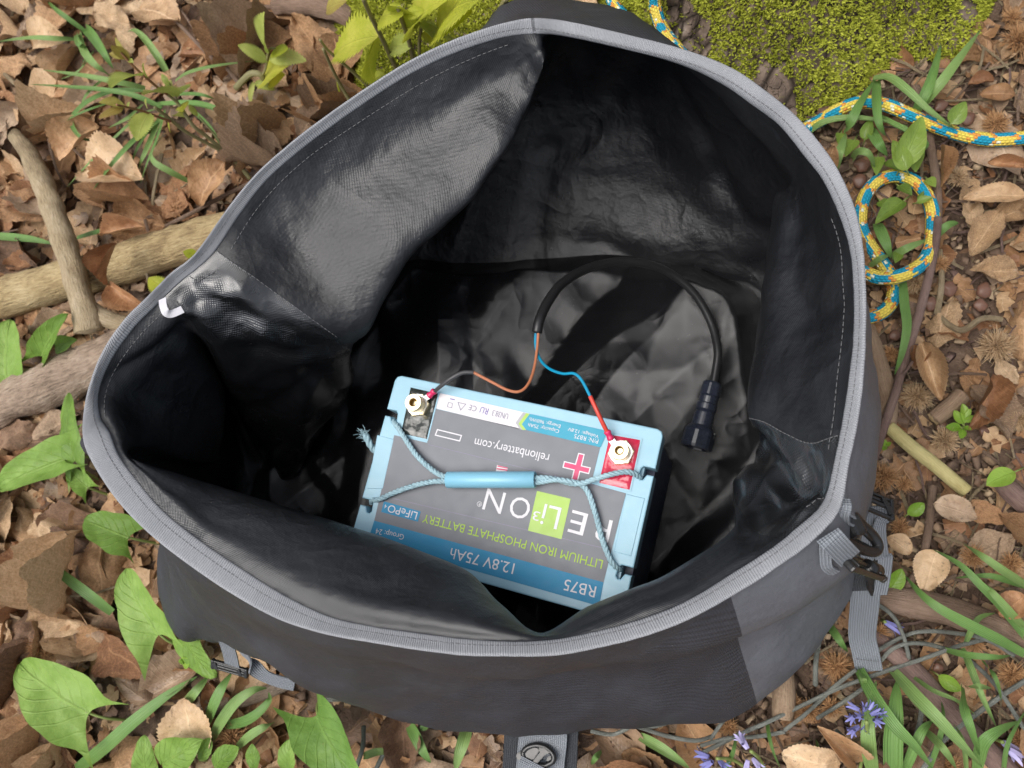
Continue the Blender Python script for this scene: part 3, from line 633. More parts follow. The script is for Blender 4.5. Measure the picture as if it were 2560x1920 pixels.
# binding: a soft flattened band over the rim
def band(name, ga, lo, hi, half, mat, parent, lift=0.0):
    """closed loop: rounded section from row point lo to hi of the wall"""
    V, U, F = [], [], []; q = 16; nn = grid_normals(ga)
    for i in range(NU):
        a, b = ga[i, lo], ga[i, hi]; ax = b - a; L = np.linalg.norm(ax); ax = ax / L; n = nn[i, lo:hi + 1].mean(0); n -= ax * (n @ ax); n /= np.linalg.norm(n)
        fl = .0004 * N(i * .7, 3.3, 0)
        for k in range(q):
            t = 2 * math.pi * k / q; s = math.cos(t); e = math.sin(t)
            fr = .5 - .54 * (abs(s) ** .6) * (1 if s > 0 else -1); rw_ = lo + min(1, max(0, fr)) * (hi - lo); j0 = min(hi - 1, int(rw_)); tt = rw_ - j0
            pt = ga[i, j0] * (1 - tt) + ga[i, j0 + 1] * tt + ax * L * (fr - min(1, max(0, fr)))
            V.append(pt + n * (half * (abs(e) ** .7) * (1 if e > 0 else -1) + fl + lift)); U.append((L * fr + (.02 if e < 0 else 0), uA[i]))
    for i in range(NU):
        for k in range(q):
            i2 = (i + 1) % NU; F.append((i * q + k, i * q + (k + 1) % q, i2 * q + (k + 1) % q, i2 * q + k))
    return link(name, mesh(name, V, F, U), parent, mat)
band('rim_binding', gl, 0, VN, .0016, M['binding'], BAG)
# stitches: small dashes of thread
def stitches(name, pts, L, gap, r, mat, parent):
    p = np.array([tuple(q) for q in pts]); d = np.concatenate([[0], np.cumsum(np.linalg.norm(np.diff(p, axis=0), axis=1))])
    at = lambda s: np.array([np.interp(s, d, p[:, k]) for k in range(3)])
    ds = []; s = 0.0
    while s + L < d[-1]:
        a, b = at(s), at(s + L); ds.append(tube_data(np.array([a, (a + b) / 2, b]), r, 5)); s += L + gap
    V, F, U = merge(ds); return link(name, mesh(name, V, F, U), parent, mat)
gln = grid_normals(gl)
sgn = 1 if (np.array([-.22, .2, .3]) - gl[c(50), VN * 2]) @ gln[c(50), VN * 2] > 0 else -1
ins = lambda i, j, o=.0006: Vector((gl[i % NU, j] + sgn * gln[i % NU, j] * o).tolist())
stitches('binding_stitching', [Vector((gl[i % NU, VN // 2 + 2] + sgn * gln[i % NU, VN // 2 + 2] * .0018).tolist()) for i in range(0, NU + 1)], .0030, .0012, .00026, M['thread'], BAG)
stitches('stitching', [ins(i, VN + 4) for i in range(c(45.2), c(54))], .0034, .0016, .00030, M['thread'], BAG)
stitches('stitching', [ins(i, VN + 4) for i in range(c(9), c(15))], .0034, .0016, .00030, M['thread'], BAG)
stitches('stitching', [ins(i, VN + 4) for i in range(c(37), c(41.6))], .0034, .0016, .00030, M['thread'], BAG)
for s_ in (45, 14.4):
    stitches('seam_stitching', [ins(c(s_), j) for j in range(VN + 1, VN * 3)], .0036, .0010, .00036, M['thread'], BAG)
for s_ in (43.4, 16.4):
    stitches('seam_stitching', [ins(c(s_), j) for j in range(VN + 1, VN + 6)] + [ins(i, VN + 5) for i in range(c(s_), c(s_ + 1))], .0034, .0014, .00034, M['thread'], BAG)
# floor lining with crumpled folds
fe = gl[:, NV - 1, :2]; ctr = np.array([-.26, .15])
V, U, F = [], [], []
NR = 90
def fz(x, y):
    wx, wy = x + .03 * N(x * 6, y * 6, 1.7), y + .03 * N(x * 6, y * 6, 8.2)
    a = wx * .75 - wy * .65; b = wx * .65 + wy * .75
    f1 = max(0, 1 - abs(N(a * 10, b * 3.0, 4.4)) * 2.4)
    return .012 * f1 + .025 * facet(a * 13, b * 5.5, 1) + .010 * facet(b * 17 + a * 6, a * 13 - b * 3, 2) + .0035 * facet(wx * 34, wy * 29, 3) + .012 * N(x * 5, y * 5, .4) + .018
for i in range(NU):
    for k in range(NR + 1):
        t = k / NR; p = fe[i] * (1 - t) + ctr * t; e = min(1, t * 9) ; z0 = gl[i, NV - 1, 2]
        V.append((p[0], p[1], z0 * (1 - e) + e * .026 + fz(p[0], p[1]) * e)); U.append((p[0], p[1]))
q = NR + 1
for i in range(NU):
    for k in range(NR): F.append((i * q + k, i * q + k + 1, ((i + 1) % NU) * q + k + 1, ((i + 1) % NU) * q + k))
link('floor_lining', mesh('floor_lining', V, F, U), BAG, M['floor_fabric'])
# outer shell
OK = {
 0: [('w',-.165,.505,.34),(1085,22,.25),('w',-.24,.58,.13),('w',-.25,.55,.04),('w',-.25,.52,.008)],
 1: [('w',-.12,.502,.345),(1172,3,.25),('w',-.17,.59,.13),('w',-.18,.56,.04),('w',-.18,.53,.008)],
 2: [('w',-.052,.488,.345),(1300,20,.25),('w',-.10,.57,.13),('w',-.10,.54,.04),('w',-.10,.51,.008)],
 3: [('w',-.008,.435,.345),(1425,80,.25),('w',-.03,.52,.13),('w',-.03,.50,.04),('w',-.03,.47,.008)],
 5: [('w',.047,.386,.345),(1628,215,.25),(1610,235,.13),('w',.06,.41,.04),('w',.05,.40,.008)],
 8: [('w',.097,.308,.345),(1800,395,.25),(1790,420,.13),('w',.12,.30,.04),('w',.11,.29,.008)],
 11:[('w',.105,.2,.35),(1866,640,.25),('w',.14,.21,.14),('w',.14,.21,.05),('w',.125,.21,.008)],
 13:[('w',.112,.12,.35),(1888,850,.25),(1888,860,.15),(1880,870,.05),('w',.13,.14,.008)],
 15:[('w',.10,.055,.34),(1890,1020,.24),(1886,1030,.15),(1876,1040,.05),('w',.12,.08,.008)],
 16:[('w',.09,.02,.34),(1880,1110,.24),(1882,1140,.15),(1872,1150,.05),('w',.11,.04,.008)],
 17:[('w',.08,0,.34),(1860,1170,.24),(1858,1230,.14),(1845,1240,.05),('w',.10,0,.008)],
 18:[('w',.05,-.025,.34),(1790,1235,.24),(1812,1310,.13),(1800,1330,.05),('w',.085,-.04,.008)],
 19:[('w',.03,-.035,.34),(1735,1290,.23),(1752,1395,.11),(1745,1405,.04),('w',.055,-.08,.008)],
 20:[('w',0,-.045,.34),(1660,1345,.22),(1675,1480,.10),(1668,1490,.04),('w',.02,-.11,.008)],
 20.6:[('w',-.02,-.05,.34),(1610,1375,.22),(1640,1535,.10),(1628,1536,.03),('w',0,-.125,.008)],
 21:[('w',-.04,-.055,.34),(1540,1400,.22),(1560,1550,.10),(1555,1551,.03),('w',-.03,-.13,.008)],
 22:[('w',-.075,-.06,.34),(1420,1430,.23),(1430,1565,.10),(1425,1565,.03),('w',-.09,-.135,.008)],
 24:[('w',-.15,-.07,.34),(1210,1465,.24),(1200,1572,.11),(1200,1572,.04),('w',-.20,-.14,.008)],
 25:[('w',-.19,-.07,.34),(1100,1468,.25),(1090,1573,.12),(1090,1572,.04),('w',-.25,-.14,.008)],
 26:[('w',-.225,-.07,.34),(985,1460,.26),(960,1563,.13),(960,1560,.04),('w',-.31,-.13,.008)],
 27:[('w',-.26,-.065,.34),(880,1450,.26),(840,1548,.14),(860,1545,.05),('w',-.35,-.12,.008)],
 28:[('w',-.30,-.06,.34),(770,1432,.27),(735,1515,.17),(770,1510,.05),('w',-.40,-.11,.008)],
 29:[('w',-.33,-.055,.34),(670,1410,.28),(655,1484,.19),(690,1470,.06),('w',-.44,-.1,.008)],
 30:[('w',-.37,-.04,.34),(570,1372,.28),(575,1437,.2),(620,1420,.07),('w',-.48,-.08,.008)],
 31:[('w',-.41,-.015,.34),(490,1325,.28),(500,1370,.2),(480,1390,.07),('w',-.55,-.06,.008)],
 32:[('w',-.46,.01,.34),(430,1280,.27),(440,1340,.17),(440,1378,.06),('w',-.61,-.05,.008)],
 33:[('w',-.49,.04,.34),(380,1210,.27),(390,1310,.15),(385,1371,.06),('w',-.64,-.055,.008)],
 34:[('w',-.53,.08,.34),(330,1130,.27),(355,1190,.15),(339,1200,.06),('w',-.68,.03,.008)],
 36:[('w',-.56,.13,.34),(178,965,.30),('w',-.63,.13,.13),('w',-.64,.13,.05),('w',-.63,.12,.008)],
 38:[('w',-.545,.18,.34),('w',-.575,.19,.25),('w',-.61,.2,.13),('w',-.62,.2,.05),('w',-.61,.19,.008)],
 42:[('w',-.50,.27,.34),('w',-.53,.28,.25),('w',-.56,.29,.13),('w',-.57,.29,.05),('w',-.57,.28,.008)],
 46:[('w',-.40,.37,.34),('w',-.43,.39,.25),('w',-.47,.41,.13),('w',-.48,.41,.05),('w',-.48,.40,.008)],
 50:[('w',-.27,.45,.34),('w',-.31,.49,.25),('w',-.38,.51,.13),('w',-.40,.50,.05),('w',-.39,.48,.008)],
 53:[('w',-.18,.485,.34),('w',-.24,.55,.25),('w',-.29,.56,.13),('w',-.31,.54,.05),('w',-.30,.52,.008)],
}
OR = keyed(OK)
o0 = [P(x, y, ZR - .003) + (P(x, y, ZR) - P(RIM_I[i][0], RIM_I[i][1], ZR)) * -.25 for i, (x, y) in enumerate(RIM_O)]
og = np.array([[tuple(o0[i])] + [tuple(q) for q in OR[i]] for i in range(NS)])
go = np.stack([cr(og[:, j], UN, closed=True) for j in range(og.shape[1])], axis=1)
go = np.stack([cr(go[i], 8) for i in range(len(go))])
uO, vO = arc_uv(go); no = grid_normals(go); NVo = go.shape[1]
for i in range(NU):
    for j in range(4, NVo - 2):
        p = go[i, j]; k = min(1, (j - 3) / 6) * min(1, (NVo - 2 - j) / 6)
        go[i, j] = p + no[i, j] * k * (.005 * N(p[0] * 9, p[1] * 9, p[2] * 9 + 4) + .004 * (ridged(p * np.array([1.3, 1.3, .5]) + 2, 9, 2) - .8))
bm = bmesh.new(); ul = bm.loops.layers.uv.new('UVMap')
bv = [[bm.verts.new(tuple(go[i, j])) for j in range(NVo)] for i in range(NU)]
for i in range(NU):
    for j in range(NVo - 1):
        f = bm.faces.new((bv[i][j], bv[(i + 1) % NU][j], bv[(i + 1) % NU][j + 1], bv[i][j + 1]))
        for lp, (a, b) in zip(f.loops, ((i, j), (i + 1, j), (i + 1, j + 1), (i, j + 1))): lp[ul].uv = (uO[a], vO[a % NU, b])
def cut(a, b, d):
    """sew line: a plane through three places on the shell"""
    n = (b - a).cross(d - a).normalized(); bmesh.ops.bisect_plane(bm, geom=bm.verts[:] + bm.edges[:] + bm.faces[:], plane_co=a, plane_no=n, dist=1e-6); return a, n
A1, n1 = cut(P(1575, 1283, .38), P(1640, 1530, .10), P(1575, 1283, .38) + Vector((-.1, .3, -.2)))
A2, n2 = cut(P(1500, 1335, .385), P(820, 1545, .14), P(1500, 1335, .385) + Vector((0, .3, -.2)))
bm.normal_update()
def side(co, a, n): return (co - a).dot(n)
ref1 = 1 if side(P(1750, 1330, .2), A1, n1) > 0 else -1; ref2 = 1 if side(P(900, 1420, .33), A2, n2) > 0 else -1
def pick(f):
    q = f.calc_center_median(); x, y = PX(q)
    if side(q, A1, n1) * ref1 > 0 and q.x > -.06 and q.y < .24: return 2
    if side(q, A2, n2) * ref2 > 0 and q.y < .0 and -.52 < q.x < .05 and q.z > .09: return 1
    return 0
cls = {f.index: pick(f) for f in bm.faces}
bm.faces.ensure_lookup_table()
for nm, ci, mt in (('ribbed_shell_panel', 0, M['shell']), ('smooth_front_panel', 1, M['tarp']), ('smooth_end_panel', 2, M['side_tarp'])):
    b2 = bm.copy(); b2.faces.ensure_lookup_table(); b2.faces.index_update()
    bmesh.ops.delete(b2, geom=[f for f, f0 in zip(b2.faces, bm.faces) if pick(f0) != ci], context='FACES')
    bm_link(nm, b2, mt, BAG, smooth=True)
bm.free()
# ------------------------------------------------------------------ straps, buckles and tabs of the bag
Hc = lambda x, y, z: P(1728.2 + x * .15625, 993.7 + y * .15625, z)
Lc = lambda x, y, z: P(345.7 + x * .15625, 1253 + y * .15625, z)
Tc = lambda x, y, z: P(1036.9 + x * .1172, 1538 + y * .1172, z)
LTz = lambda x, y, z: P(1521 + x * .349, 1080 + y * .349, z)
def plate(name, pts, th, mat, parent, bev=.0006):
    """thin plate over a ring of places"""
    c_ = sum(pts, Vector()) / len(pts); n = Vector()
    for i in range(len(pts)): n += (pts[i] - c_).cross(pts[(i + 1) % len(pts)] - c_)
    n.normalize(); n = n if n.z > 0 else -n; bm = bmesh.new(); a = [bm.verts.new(p + n * th / 2) for p in pts]; b = [bm.verts.new(p - n * th / 2) for p in pts]
    bm.faces.new(a); bm.faces.new(b[::-1])
    for i in range(len(pts)): bm.faces.new((a[i], b[i], b[(i + 1) % len(pts)], a[(i + 1) % len(pts)]))
    bmesh.ops.recalc_face_normals(bm, faces=bm.faces); bmesh.ops.bevel(bm, geom=[e for e in bm.edges if len(e.link_faces) == 2 and max(len(f.verts) for f in e.link_faces) > 4], offset=bev, segments=2, affect='EDGES')
    return bm_link(name, bm, mat, parent)
def loop_tube(name, pts, r, mat, parent, flat_=1.0, sides=10):
    p = cr([tuple(q) for q in pts], 6, closed=True); p = np.vstack([p, p[:2]]); V, F, U = tube_data(p, r, sides, False); return link(name, mesh(name, V, F, U), parent, mat)
def buckle(a, b, depth, parent, up=Vector((0, 0, 1))):
    """ladder buckle seen from its end: two side rails, three bars, rounded ends"""
    d = b - a; L = d.length; m_ = frame_m((a + b) / 2, d, up); B = empty('buckle', (0, 0, 0), None, None); B.parent = parent; B.matrix_parent_inverse = Matrix.Translation(-parent.location)
    bm = bmesh.new()
    for y in (-.5, .5): box(bm, (L * .96, .0026, .0042), m_ @ Matrix.Translation((0, y * depth, 0)), .0009)
    for x in (-.46, .46): box(bm, (.0045, depth + .004, .0058), m_ @ Matrix.Translation((x * L, 0, 0)), .0016)
    bm_link('buckle_frame', bm, M['buckle'], B)
    for y, z in ((0, .0016), (.26, .0005)):
        bm = bmesh.new(); box(bm, (L * .88, .0032, .0032), m_ @ Matrix.Translation((0, y * depth, z)), .0011); bm_link('bar', bm, M['buckle'], B)
    for x in (-.36, .30):
        bm = bmesh.new(); box(bm, (.0048, depth * .9, .0018), m_ @ Matrix.Translation((x * L, 0, .003)) @ Matrix.Rotation(.5, 4, 'Z'), .0006); bm_link('cross_rib', bm, M['buckle'], B)
    return B
# cluster at the right end of the rim
ribbon('rim_loop', [Hc(560, 540, .392), Hc(575, 640, .394), Hc(545, 760, .388), Hc(560, 850, .376), Hc(640, 880, .368)], [Hc(640, 640, .39) - Hc(480, 600, .39)] * 5, .0125, .0016, M['web'], BAG)
ribbon('rim_loop', [Hc(600, 400, .392), Hc(620, 560, .388), Hc(660, 680, .380), Hc(760, 770, .365), Hc(800, 880, .352)], [Hc(700, 620, .38) - Hc(640, 660, .40)] * 5, .008, .0016, M['web'], BAG)
CBN = empty('hook_clip', (0, 0, 0), None, None); CBN.parent = BAG; CBN.matrix_parent_inverse = Matrix.Translation(-BAG.location)
zc = lambda x, y: .372 - .00006 * (x - 500)
ringp = [(430, 830), (455, 940), (520, 1030), (640, 1120), (800, 1205), (930, 1255), (1030, 1265), (1075, 1215), (1065, 1140), (1005, 1050), (930, 975), (850, 900), (760, 800), (650, 730), (520, 760)]
loop_tube('hook_ring', [Hc(x, y, zc(x, y)) for x, y in ringp], .0040, M['buckle'], CBN, sides=12)
bl = [Hc(470, 940, .362), Hc(560, 1080, .360), Hc(740, 1200, .352), Hc(910, 1285, .344), Hc(1020, 1305, .340), Hc(960, 1180, .348), Hc(760, 1080, .356), Hc(620, 980, .362)]
plate('hook_blade', bl, .004, M['buckle'], CBN, .001)
bm = bmesh.new(); box(bm, (.0125, .0165, .0095), frame_m(Hc(745, 900, .366), Hc(860, 860, .36) - Hc(640, 940, .37), (0, 0, 1)), .003); bm_link('swivel', bm, M['buckle'], CBN)
tube('gate', [Hc(840, 960, .356), Hc(980, 1100, .348)], .0017, M['buckle'], CBN, 8)
ribbon('strap', [Hc(990, 640, .235), Hc(985, 760, .23), Hc(985, 900, .215), Hc(1000, 1080, .20), Hc(1020, 1300, .175), Hc(1040, 1500, .15)], [Hc(1190, 740, .22) - Hc(760, 690, .23)] * 2 + [Hc(1180, 900, .2) - Hc(800, 960, .22)] * 4, .0255, .0017, M['web'], BAG)
ribbon('strap', [Hc(1180, 760, .222), Hc(1120, 850, .224), Hc(1090, 1000, .215), Hc(1110, 1200, .19), Hc(1130, 1340, .17)], [Hc(1190, 900, .2) - Hc(1000, 900, .21)] * 5, .0125, .0017, M['web'], BAG)
buckle(Hc(755, 480, .25), Hc(1275, 700, .235), .017, BAG, Vector((.2, .5, 1)))
ribbon('strap', [Hc(385, 1040, .400), Hc(450, 1110, .402), Hc(560, 1230, .392), Hc(690, 1360, .372)], [Hc(480, 990, .40) - Hc(310, 1095, .40), Hc(560, 1040, .39) - Hc(320, 1230, .39), Hc(700, 1150, .38) - Hc(400, 1390, .375), Hc(780, 1230, .37) - Hc(560, 1500, .36)], .0165, .0018, M['web'], BAG, 3)
ribbon('strap', [Hc(345, 1180, .392), Hc(350, 1330, .384), Hc(370, 1480, .374), Hc(480, 1560, .360)], [Hc(400, 1300, .38) - Hc(320, 1300, .38)] * 3 + [Hc(520, 1500, .37) - Hc(460, 1600, .36)], .0075, .0018, M['web'], BAG, 3)
buckle(Hc(590, 1370, .375), Hc(1060, 1540, .31), .016, BAG, Vector((-.1, .4, 1)))
tube('roller', [Hc(930, 1480, .33), Hc(1065, 1540, .315)], .0058, M['buckle'], BAG, 14)
ribbon('dark_strap', [LTz(985, 330, .17), LTz(960, 430, .15), LTz(930, 500, .13), LTz(940, 560, .12)], [LTz(1010, 500, .13) - LTz(870, 480, .13)] * 4, .026, .0017, M['web_dark'], BAG)
ribbon('strap', [LTz(1120, 345, .17), LTz(1112, 430, .155), LTz(1098, 520, .14), LTz(1085, 580, .13)], [LTz(1160, 450, .15) - LTz(1060, 440, .155)] * 4, .0125, .004, M['web'], BAG)
plate('adjuster', [LTz(1030, 325, .175), LTz(1085, 335, .17), LTz(1060, 460, .15), LTz(1050, 520, .14), LTz(1075, 585, .13), LTz(1030, 592, .13), LTz(1005, 540, .137), LTz(1010, 500, .145), LTz(990, 470, .15)], .003, M['buckle'], BAG, .0008)
ribbon('strap_tail', [LTz(1000, 500, .128), LTz(998, 580, .112), LTz(990, 680, .088), LTz(980, 780, .062), LTz(980, 860, .045), LTz(1000, 950, .036), LTz(1022, 1060, .03)], [LTz(1070, 590, .11) - LTz(920, 575, .11)] * 4 + [LTz(1055, 850, .05) - LTz(905, 850, .05)] + [LTz(1100, 1060, .03) - LTz(945, 1045, .03)] * 2, .0262, .0017, M['web'], BAG)
stitches('strap_stitching', [LTz(942, 985, .037), LTz(1000, 992, .037), LTz(1085, 1000, .037)], .002, .0012, .0004, M['thread'], BAG)
# strap at the lower left corner
ribbon('strap', [Lc(770, 420, .20), Lc(800, 560, .18), Lc(850, 720, .155), Lc(920, 880, .13), Lc(965, 1020, .11), Lc(1000, 1180, .09)], [Lc(1130, 1180, .1) - Lc(860, 1110, .1)] * 6, .0185, .0017, M['web'], BAG)
buckle(Lc(715, 1150, .09), Lc(1215, 1290, .085), .009, BAG, Vector((.1, -.6, 1)))
ribbon('edge_webbing', [Lc(1080, 780, .17), Lc(1150, 980, .15), Lc(1260, 1160, .135), Lc(1420, 1310, .122), Lc(1640, 1400, .113), Lc(1860, 1450, .106)], [Vector((.2, -.6, -.5))] * 6, .016, .0017, M['web'], BAG)
# webbing tab and hook under the middle of the front
ribbon('tab_backing', [Tc(1130, 250, .05), Tc(1120, 500, .046), Tc(1110, 760, .042), Tc(1095, 1000, .04), Tc(1080, 1250, .038)], [Tc(1700, 600, .04) - Tc(500, 560, .04)] * 5, .081 * 1.0, .003, M['web_dark'], BAG)
ribbon('tab_webbing', [Tc(1165, 250, .058), Tc(1160, 500, .055), Tc(1130, 760, .05), Tc(1110, 1000, .047), Tc(1080, 1250, .045)], [Tc(1580, 600, .05) - Tc(740, 560, .05)] * 5, .052, .0018, M['web'], BAG)
HK = empty('hook', (0, 0, 0), None, None); HK.parent = BAG; HK.matrix_parent_inverse = Matrix.Translation(-BAG.location)
zt = .058
loop_tube('hook_frame', [Tc(x, y, zt) for x, y in ((800, 740), (870, 660), (980, 620), (1090, 615), (1210, 650), (1310, 730), (1360, 820), (1340, 910), (1260, 960), (1180, 990), (1040, 960), (900, 910), (820, 850))], .0030, M['buckle'], HK, sides=10)
plate('hook_web', [Tc(x, y, zt) for x, y in ((840, 760), (900, 680), (1000, 640), (1060, 650), (1110, 700), (1000, 860), (930, 890), (850, 840))], .004, M['buckle'], HK)
plate('hook_arm', [Tc(x, y, zt + .002) for x, y in ((1090, 640), (1200, 660), (1300, 740), (1200, 790), (1060, 940), (960, 920), (1110, 740))], .004, M['buckle'], HK)
for c_ in ((740, 810), (1300, 880)):
    plate('hook_ear', [Tc(c_[0] + 70 * math.cos(a), c_[1] + 75 * math.sin(a), zt - .002) for a in np.linspace(0, 2 * math.pi, 9)[:-1]], .005, M['buckle'], HK, .001)
ribbon('tab_webbing', [Tc(1000, 930, .062), Tc(960, 1040, .062), Tc(930, 1200, .055)], [Tc(1200, 1040, .06) - Tc(720, 960, .06)] * 3, .030, .0018, M['web'], BAG)
# white care tag at the left end of the rim
C5z = lambda x, y, z: P(x * .3646, 518 + y * .3646, z)
ribbon('care_tag', [C5z(962, 350, .400), C5z(968, 395, .403), C5z(985, 432, .402), C5z(1020, 438, .398), C5z(1082, 412, .394)], [C5z(990, 380, .4) - C5z(950, 390, .4)] * 2 + [C5z(1010, 400, .4) - C5z(980, 460, .4)] + [C5z(1050, 390, .4) - C5z(1050, 440, .4)] * 2, .0068, .0006, M['white_tag'], BAG)
# ------------------------------------------------------------------ the battery
BX = Vector((RC @ np.array([0, 0, 0])).tolist())
ZT = .235
_TL, _TR = P(856, 809, ZT), P(1434.5, 929, ZT)
bx = (_TR - _TL); bx.z = 0; bx.normalize(); by = Vector((-bx.y, bx.x, 0)); BO = _TL.copy()
def Bp(x, y):
    """pixel of the battery close-up -> place on the lid in the battery's own x, y"""
    fx, fy = 850 + x * 1000 / 1765, 620 + y * 1000 / 1765
    v = P(fx * 2212 / 2560, fy * 2212 / 2560, ZT) - BO; return (v.dot(bx), v.dot(by))
def Wp(x, y, h=0.0):
    """pixel of the battery close-up at h above the lid"""
    fx, fy = 850 + x * 1000 / 1765, 620 + y * 1000 / 1765
    return P(fx * 2212 / 2560, fy * 2212 / 2560, ZT + h)
BM = Matrix.Identity(4)
for i in range(3): BM[i][0], BM[i][1], BM[i][2], BM[i][3] = bx[i], by[i], (0, 0, 1)[i], BO[i]
W_, D_ = .270, .173
BAT = empty('battery', BM @ Vector((W_ / 2, -D_ / 2, -.19)), 'pale blue lithium battery with grey top label and rope handle lying in the open bag', 'battery')
def rounded(x0, y0, x1, y1, r, n=5):
    o = []
    for cx, cy, a in ((x1 - r, y1 - r, 0), (x0 + r, y1 - r, 90), (x0 + r, y0 + r, 180), (x1 - r, y0 + r, 270)):
        for k in range(n + 1):
            t = math.radians(a + 90 * k / n); o.append((cx + r * math.cos(t), cy + r * math.sin(t)))
    return o
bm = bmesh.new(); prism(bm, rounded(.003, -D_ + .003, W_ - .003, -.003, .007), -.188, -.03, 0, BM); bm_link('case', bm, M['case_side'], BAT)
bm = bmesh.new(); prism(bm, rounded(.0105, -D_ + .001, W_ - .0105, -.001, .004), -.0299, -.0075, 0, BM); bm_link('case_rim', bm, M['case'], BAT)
# lid: an outline with four handle notches
nL = [Bp(205, 718), Bp(270, 735), Bp(262, 790), Bp(190, 742)]
def notch(x, y, s):
    """hook shaped gap: s=-1 at the left edge, 1 at the right"""
    e = 0.0 if s < 0 else W_
    t = [(e, y + .0042), (e - s * .0105, y + .0042), (e - s * .0125, y + .002), (e - s * .0135, y - .006), (e - s * .0115, y - .0082), (e - s * .009, y - .0078), (e - s * .0072, y - .004), (e - s * .006, y - .0025), (e, y - .0025)]
    return t if s > 0 else t
yl1, yl2 = Bp(205, 728)[1], Bp(100, 1128)[1] + .001; yr1, yr2 = Bp(1390, 995)[1], Bp(1258, 1425)[1]
out = [(.006, 0), (W_ - .006, 0), (W_ - .0018, -.0018), (W_, -.006)] + notch(0, yr1, 1) + notch(0, yr2, 1) + [(W_, -D_ + .006), (W_ - .0018, -D_ + .0018), (W_ - .006, -D_), (.006, -D_), (.0018, -D_ + .0018), (0, -D_ + .006)]
out += notch(0, yl2, -1)[::-1] + notch(0, yl1, -1)[::-1] + [(0, -.006), (.0018, -.0018)]
bm = bmesh.new(); prism(bm, out, -.024, 0, .0012, BM); bm_link('lid', bm, M['case'], BAT)
for cs in ([(165, 825), (238, 845), (190, 1062), (122, 1062)], [(1262, 1085), (1345, 1105), (1285, 1360), (1210, 1340)]):
    bm = bmesh.new(); prism(bm, [Bp(*q) for q in cs], -.001, .0007, .0005, BM); bm_link('handle_plate', bm, M['case'], BAT)
def flat(name, pts, mat, z, parent=BAT, th=.0003):
    bm = bmesh.new(); prism(bm, [Bp(*q) for q in pts], z - th, z, 0, BM); return bm_link(name, bm, mat, parent)
LAB = flat('top_label', [(410, 707), (1148, 880), (1108, 1040), (1262, 1083), (1163, 1475), (152, 1203), (240, 826), (385, 860)], M['dark_label'], .0005)
flat('model_band', [(152, 1203), (1163, 1475), (1143, 1580), (124, 1290)], M['blue_label'], .0005)
flat('mark_strip', [(440, 640), (846, 733), (802, 802), (412, 705)], M['white_label'], .0005)
flat('data_strip', [(838, 732), (1182, 808), (1150, 880), (822, 803), (803, 778)], M['cyan_label'], .0007)
flat('chevron', [(822, 729), (838, 732), (803, 778), (822, 803), (806, 803), (788, 776)], M['green_label'], .0007)
flat('chevron', [(808, 726), (822, 729), (788, 776), (806, 803), (794, 800), (775, 772)], M['grey_label'] if 'grey_label' in M else plain('pale_grey_label', (.36, .36, .38), .45), .0006)
flat('label_seam', [(390, 866), (1140, 1052), (1140, 1054), (390, 868)], M['grey_ink'], .0007)
flat('label_seam', [(236, 1104), (1178, 1326), (1177, 1329), (236, 1107)], M['grey_ink'], .0007)
# flat print
def text(s, a, b, h, mat, z=.0008, name='lettering', parent=BAT, flip=True):
    """s printed from close-up pixel a (where it starts) to b, letters h metres tall"""
    cu = bpy.data.curves.new('t', 'FONT'); cu.body = s; cu.resolution_u = 3; ob = bpy.data.objects.new('t', cu); COL.objects.link(ob)
    bpy.context.view_layer.update(); me = bpy.data.meshes.new_from_object(ob.evaluated_get(bpy.context.evaluated_depsgraph_get()))
    bpy.data.objects.remove(ob); bpy.data.curves.remove(cu)
    co = np.empty(len(me.vertices) * 3); me.vertices.foreach_get('co', co); co = co.reshape(-1, 3)
    lo, hi = co.min(0), co.max(0); A, B = np.array(Bp(*a)), np.array(Bp(*b)); d = B - A; L = np.linalg.norm(d); d /= L
    nrm_ = np.array([-d[1], d[0]])
    u = (co[:, 0] - lo[0]) / (hi[0] - lo[0]) * L; v = ((co[:, 1] - lo[1]) / (hi[1] - lo[1]) - .5) * h
    q = A + np.outer(u, d) + np.outer(v, nrm_)
    for i in range(len(co)): me.vertices[i].co = BM @ Vector((q[i, 0], q[i, 1], z))
    me.name = name; me.update(); return link(name, me, parent, mat)
text('RB75', (1128, 1518), (990, 1484), .0098, M['white_ink'])
text('12.8V 75Ah', (768, 1416), (488, 1346), .0098, M['white_ink'])
text('Group: 24', (284, 1273), (160, 1245), .0068, M['white_label'])
text('LITHIUM IRON PHOSPHATE BATTERY', (1158, 1397), (367, 1192), .0079, M['green_ink'])
flat('chemistry_box', [(195, 1118), (357, 1163), (345, 1208), (183, 1165)], M['blue_label'], .0008)
text('LiFePO', (341, 1183), (214, 1148), .0072, M['white_ink'], .0012)
text('4', (208, 1142), (199, 1140), .0038, M['white_ink'], .0012)
text('R', (1194, 1252), (1112, 1232), .0200, M['white_ink'])
text('E', (1084, 1222), (1015, 1203), .0200, M['white_ink'])
flat('logo_square', [(870, 1072), (1018, 1107), (978, 1285), (830, 1247)], M['green_label'], .0008)
text('Li', (968, 1195), (893, 1176), .0200, M['white_ink'], .0012)
text('3', (882, 1186), (853, 1179), .0085, M['white_ink'], .0012)
text('O', (838, 1158), (752, 1136), .0195, M['white_ink'])
text('N', (722, 1128), (640, 1106), .0200, M['white_ink'])
text('R', (621, 1132), (611, 1129), .0026, M['white_ink'])
text('relionbattery.com', (923, 924), (596, 852), .0112, M['white_ink'])
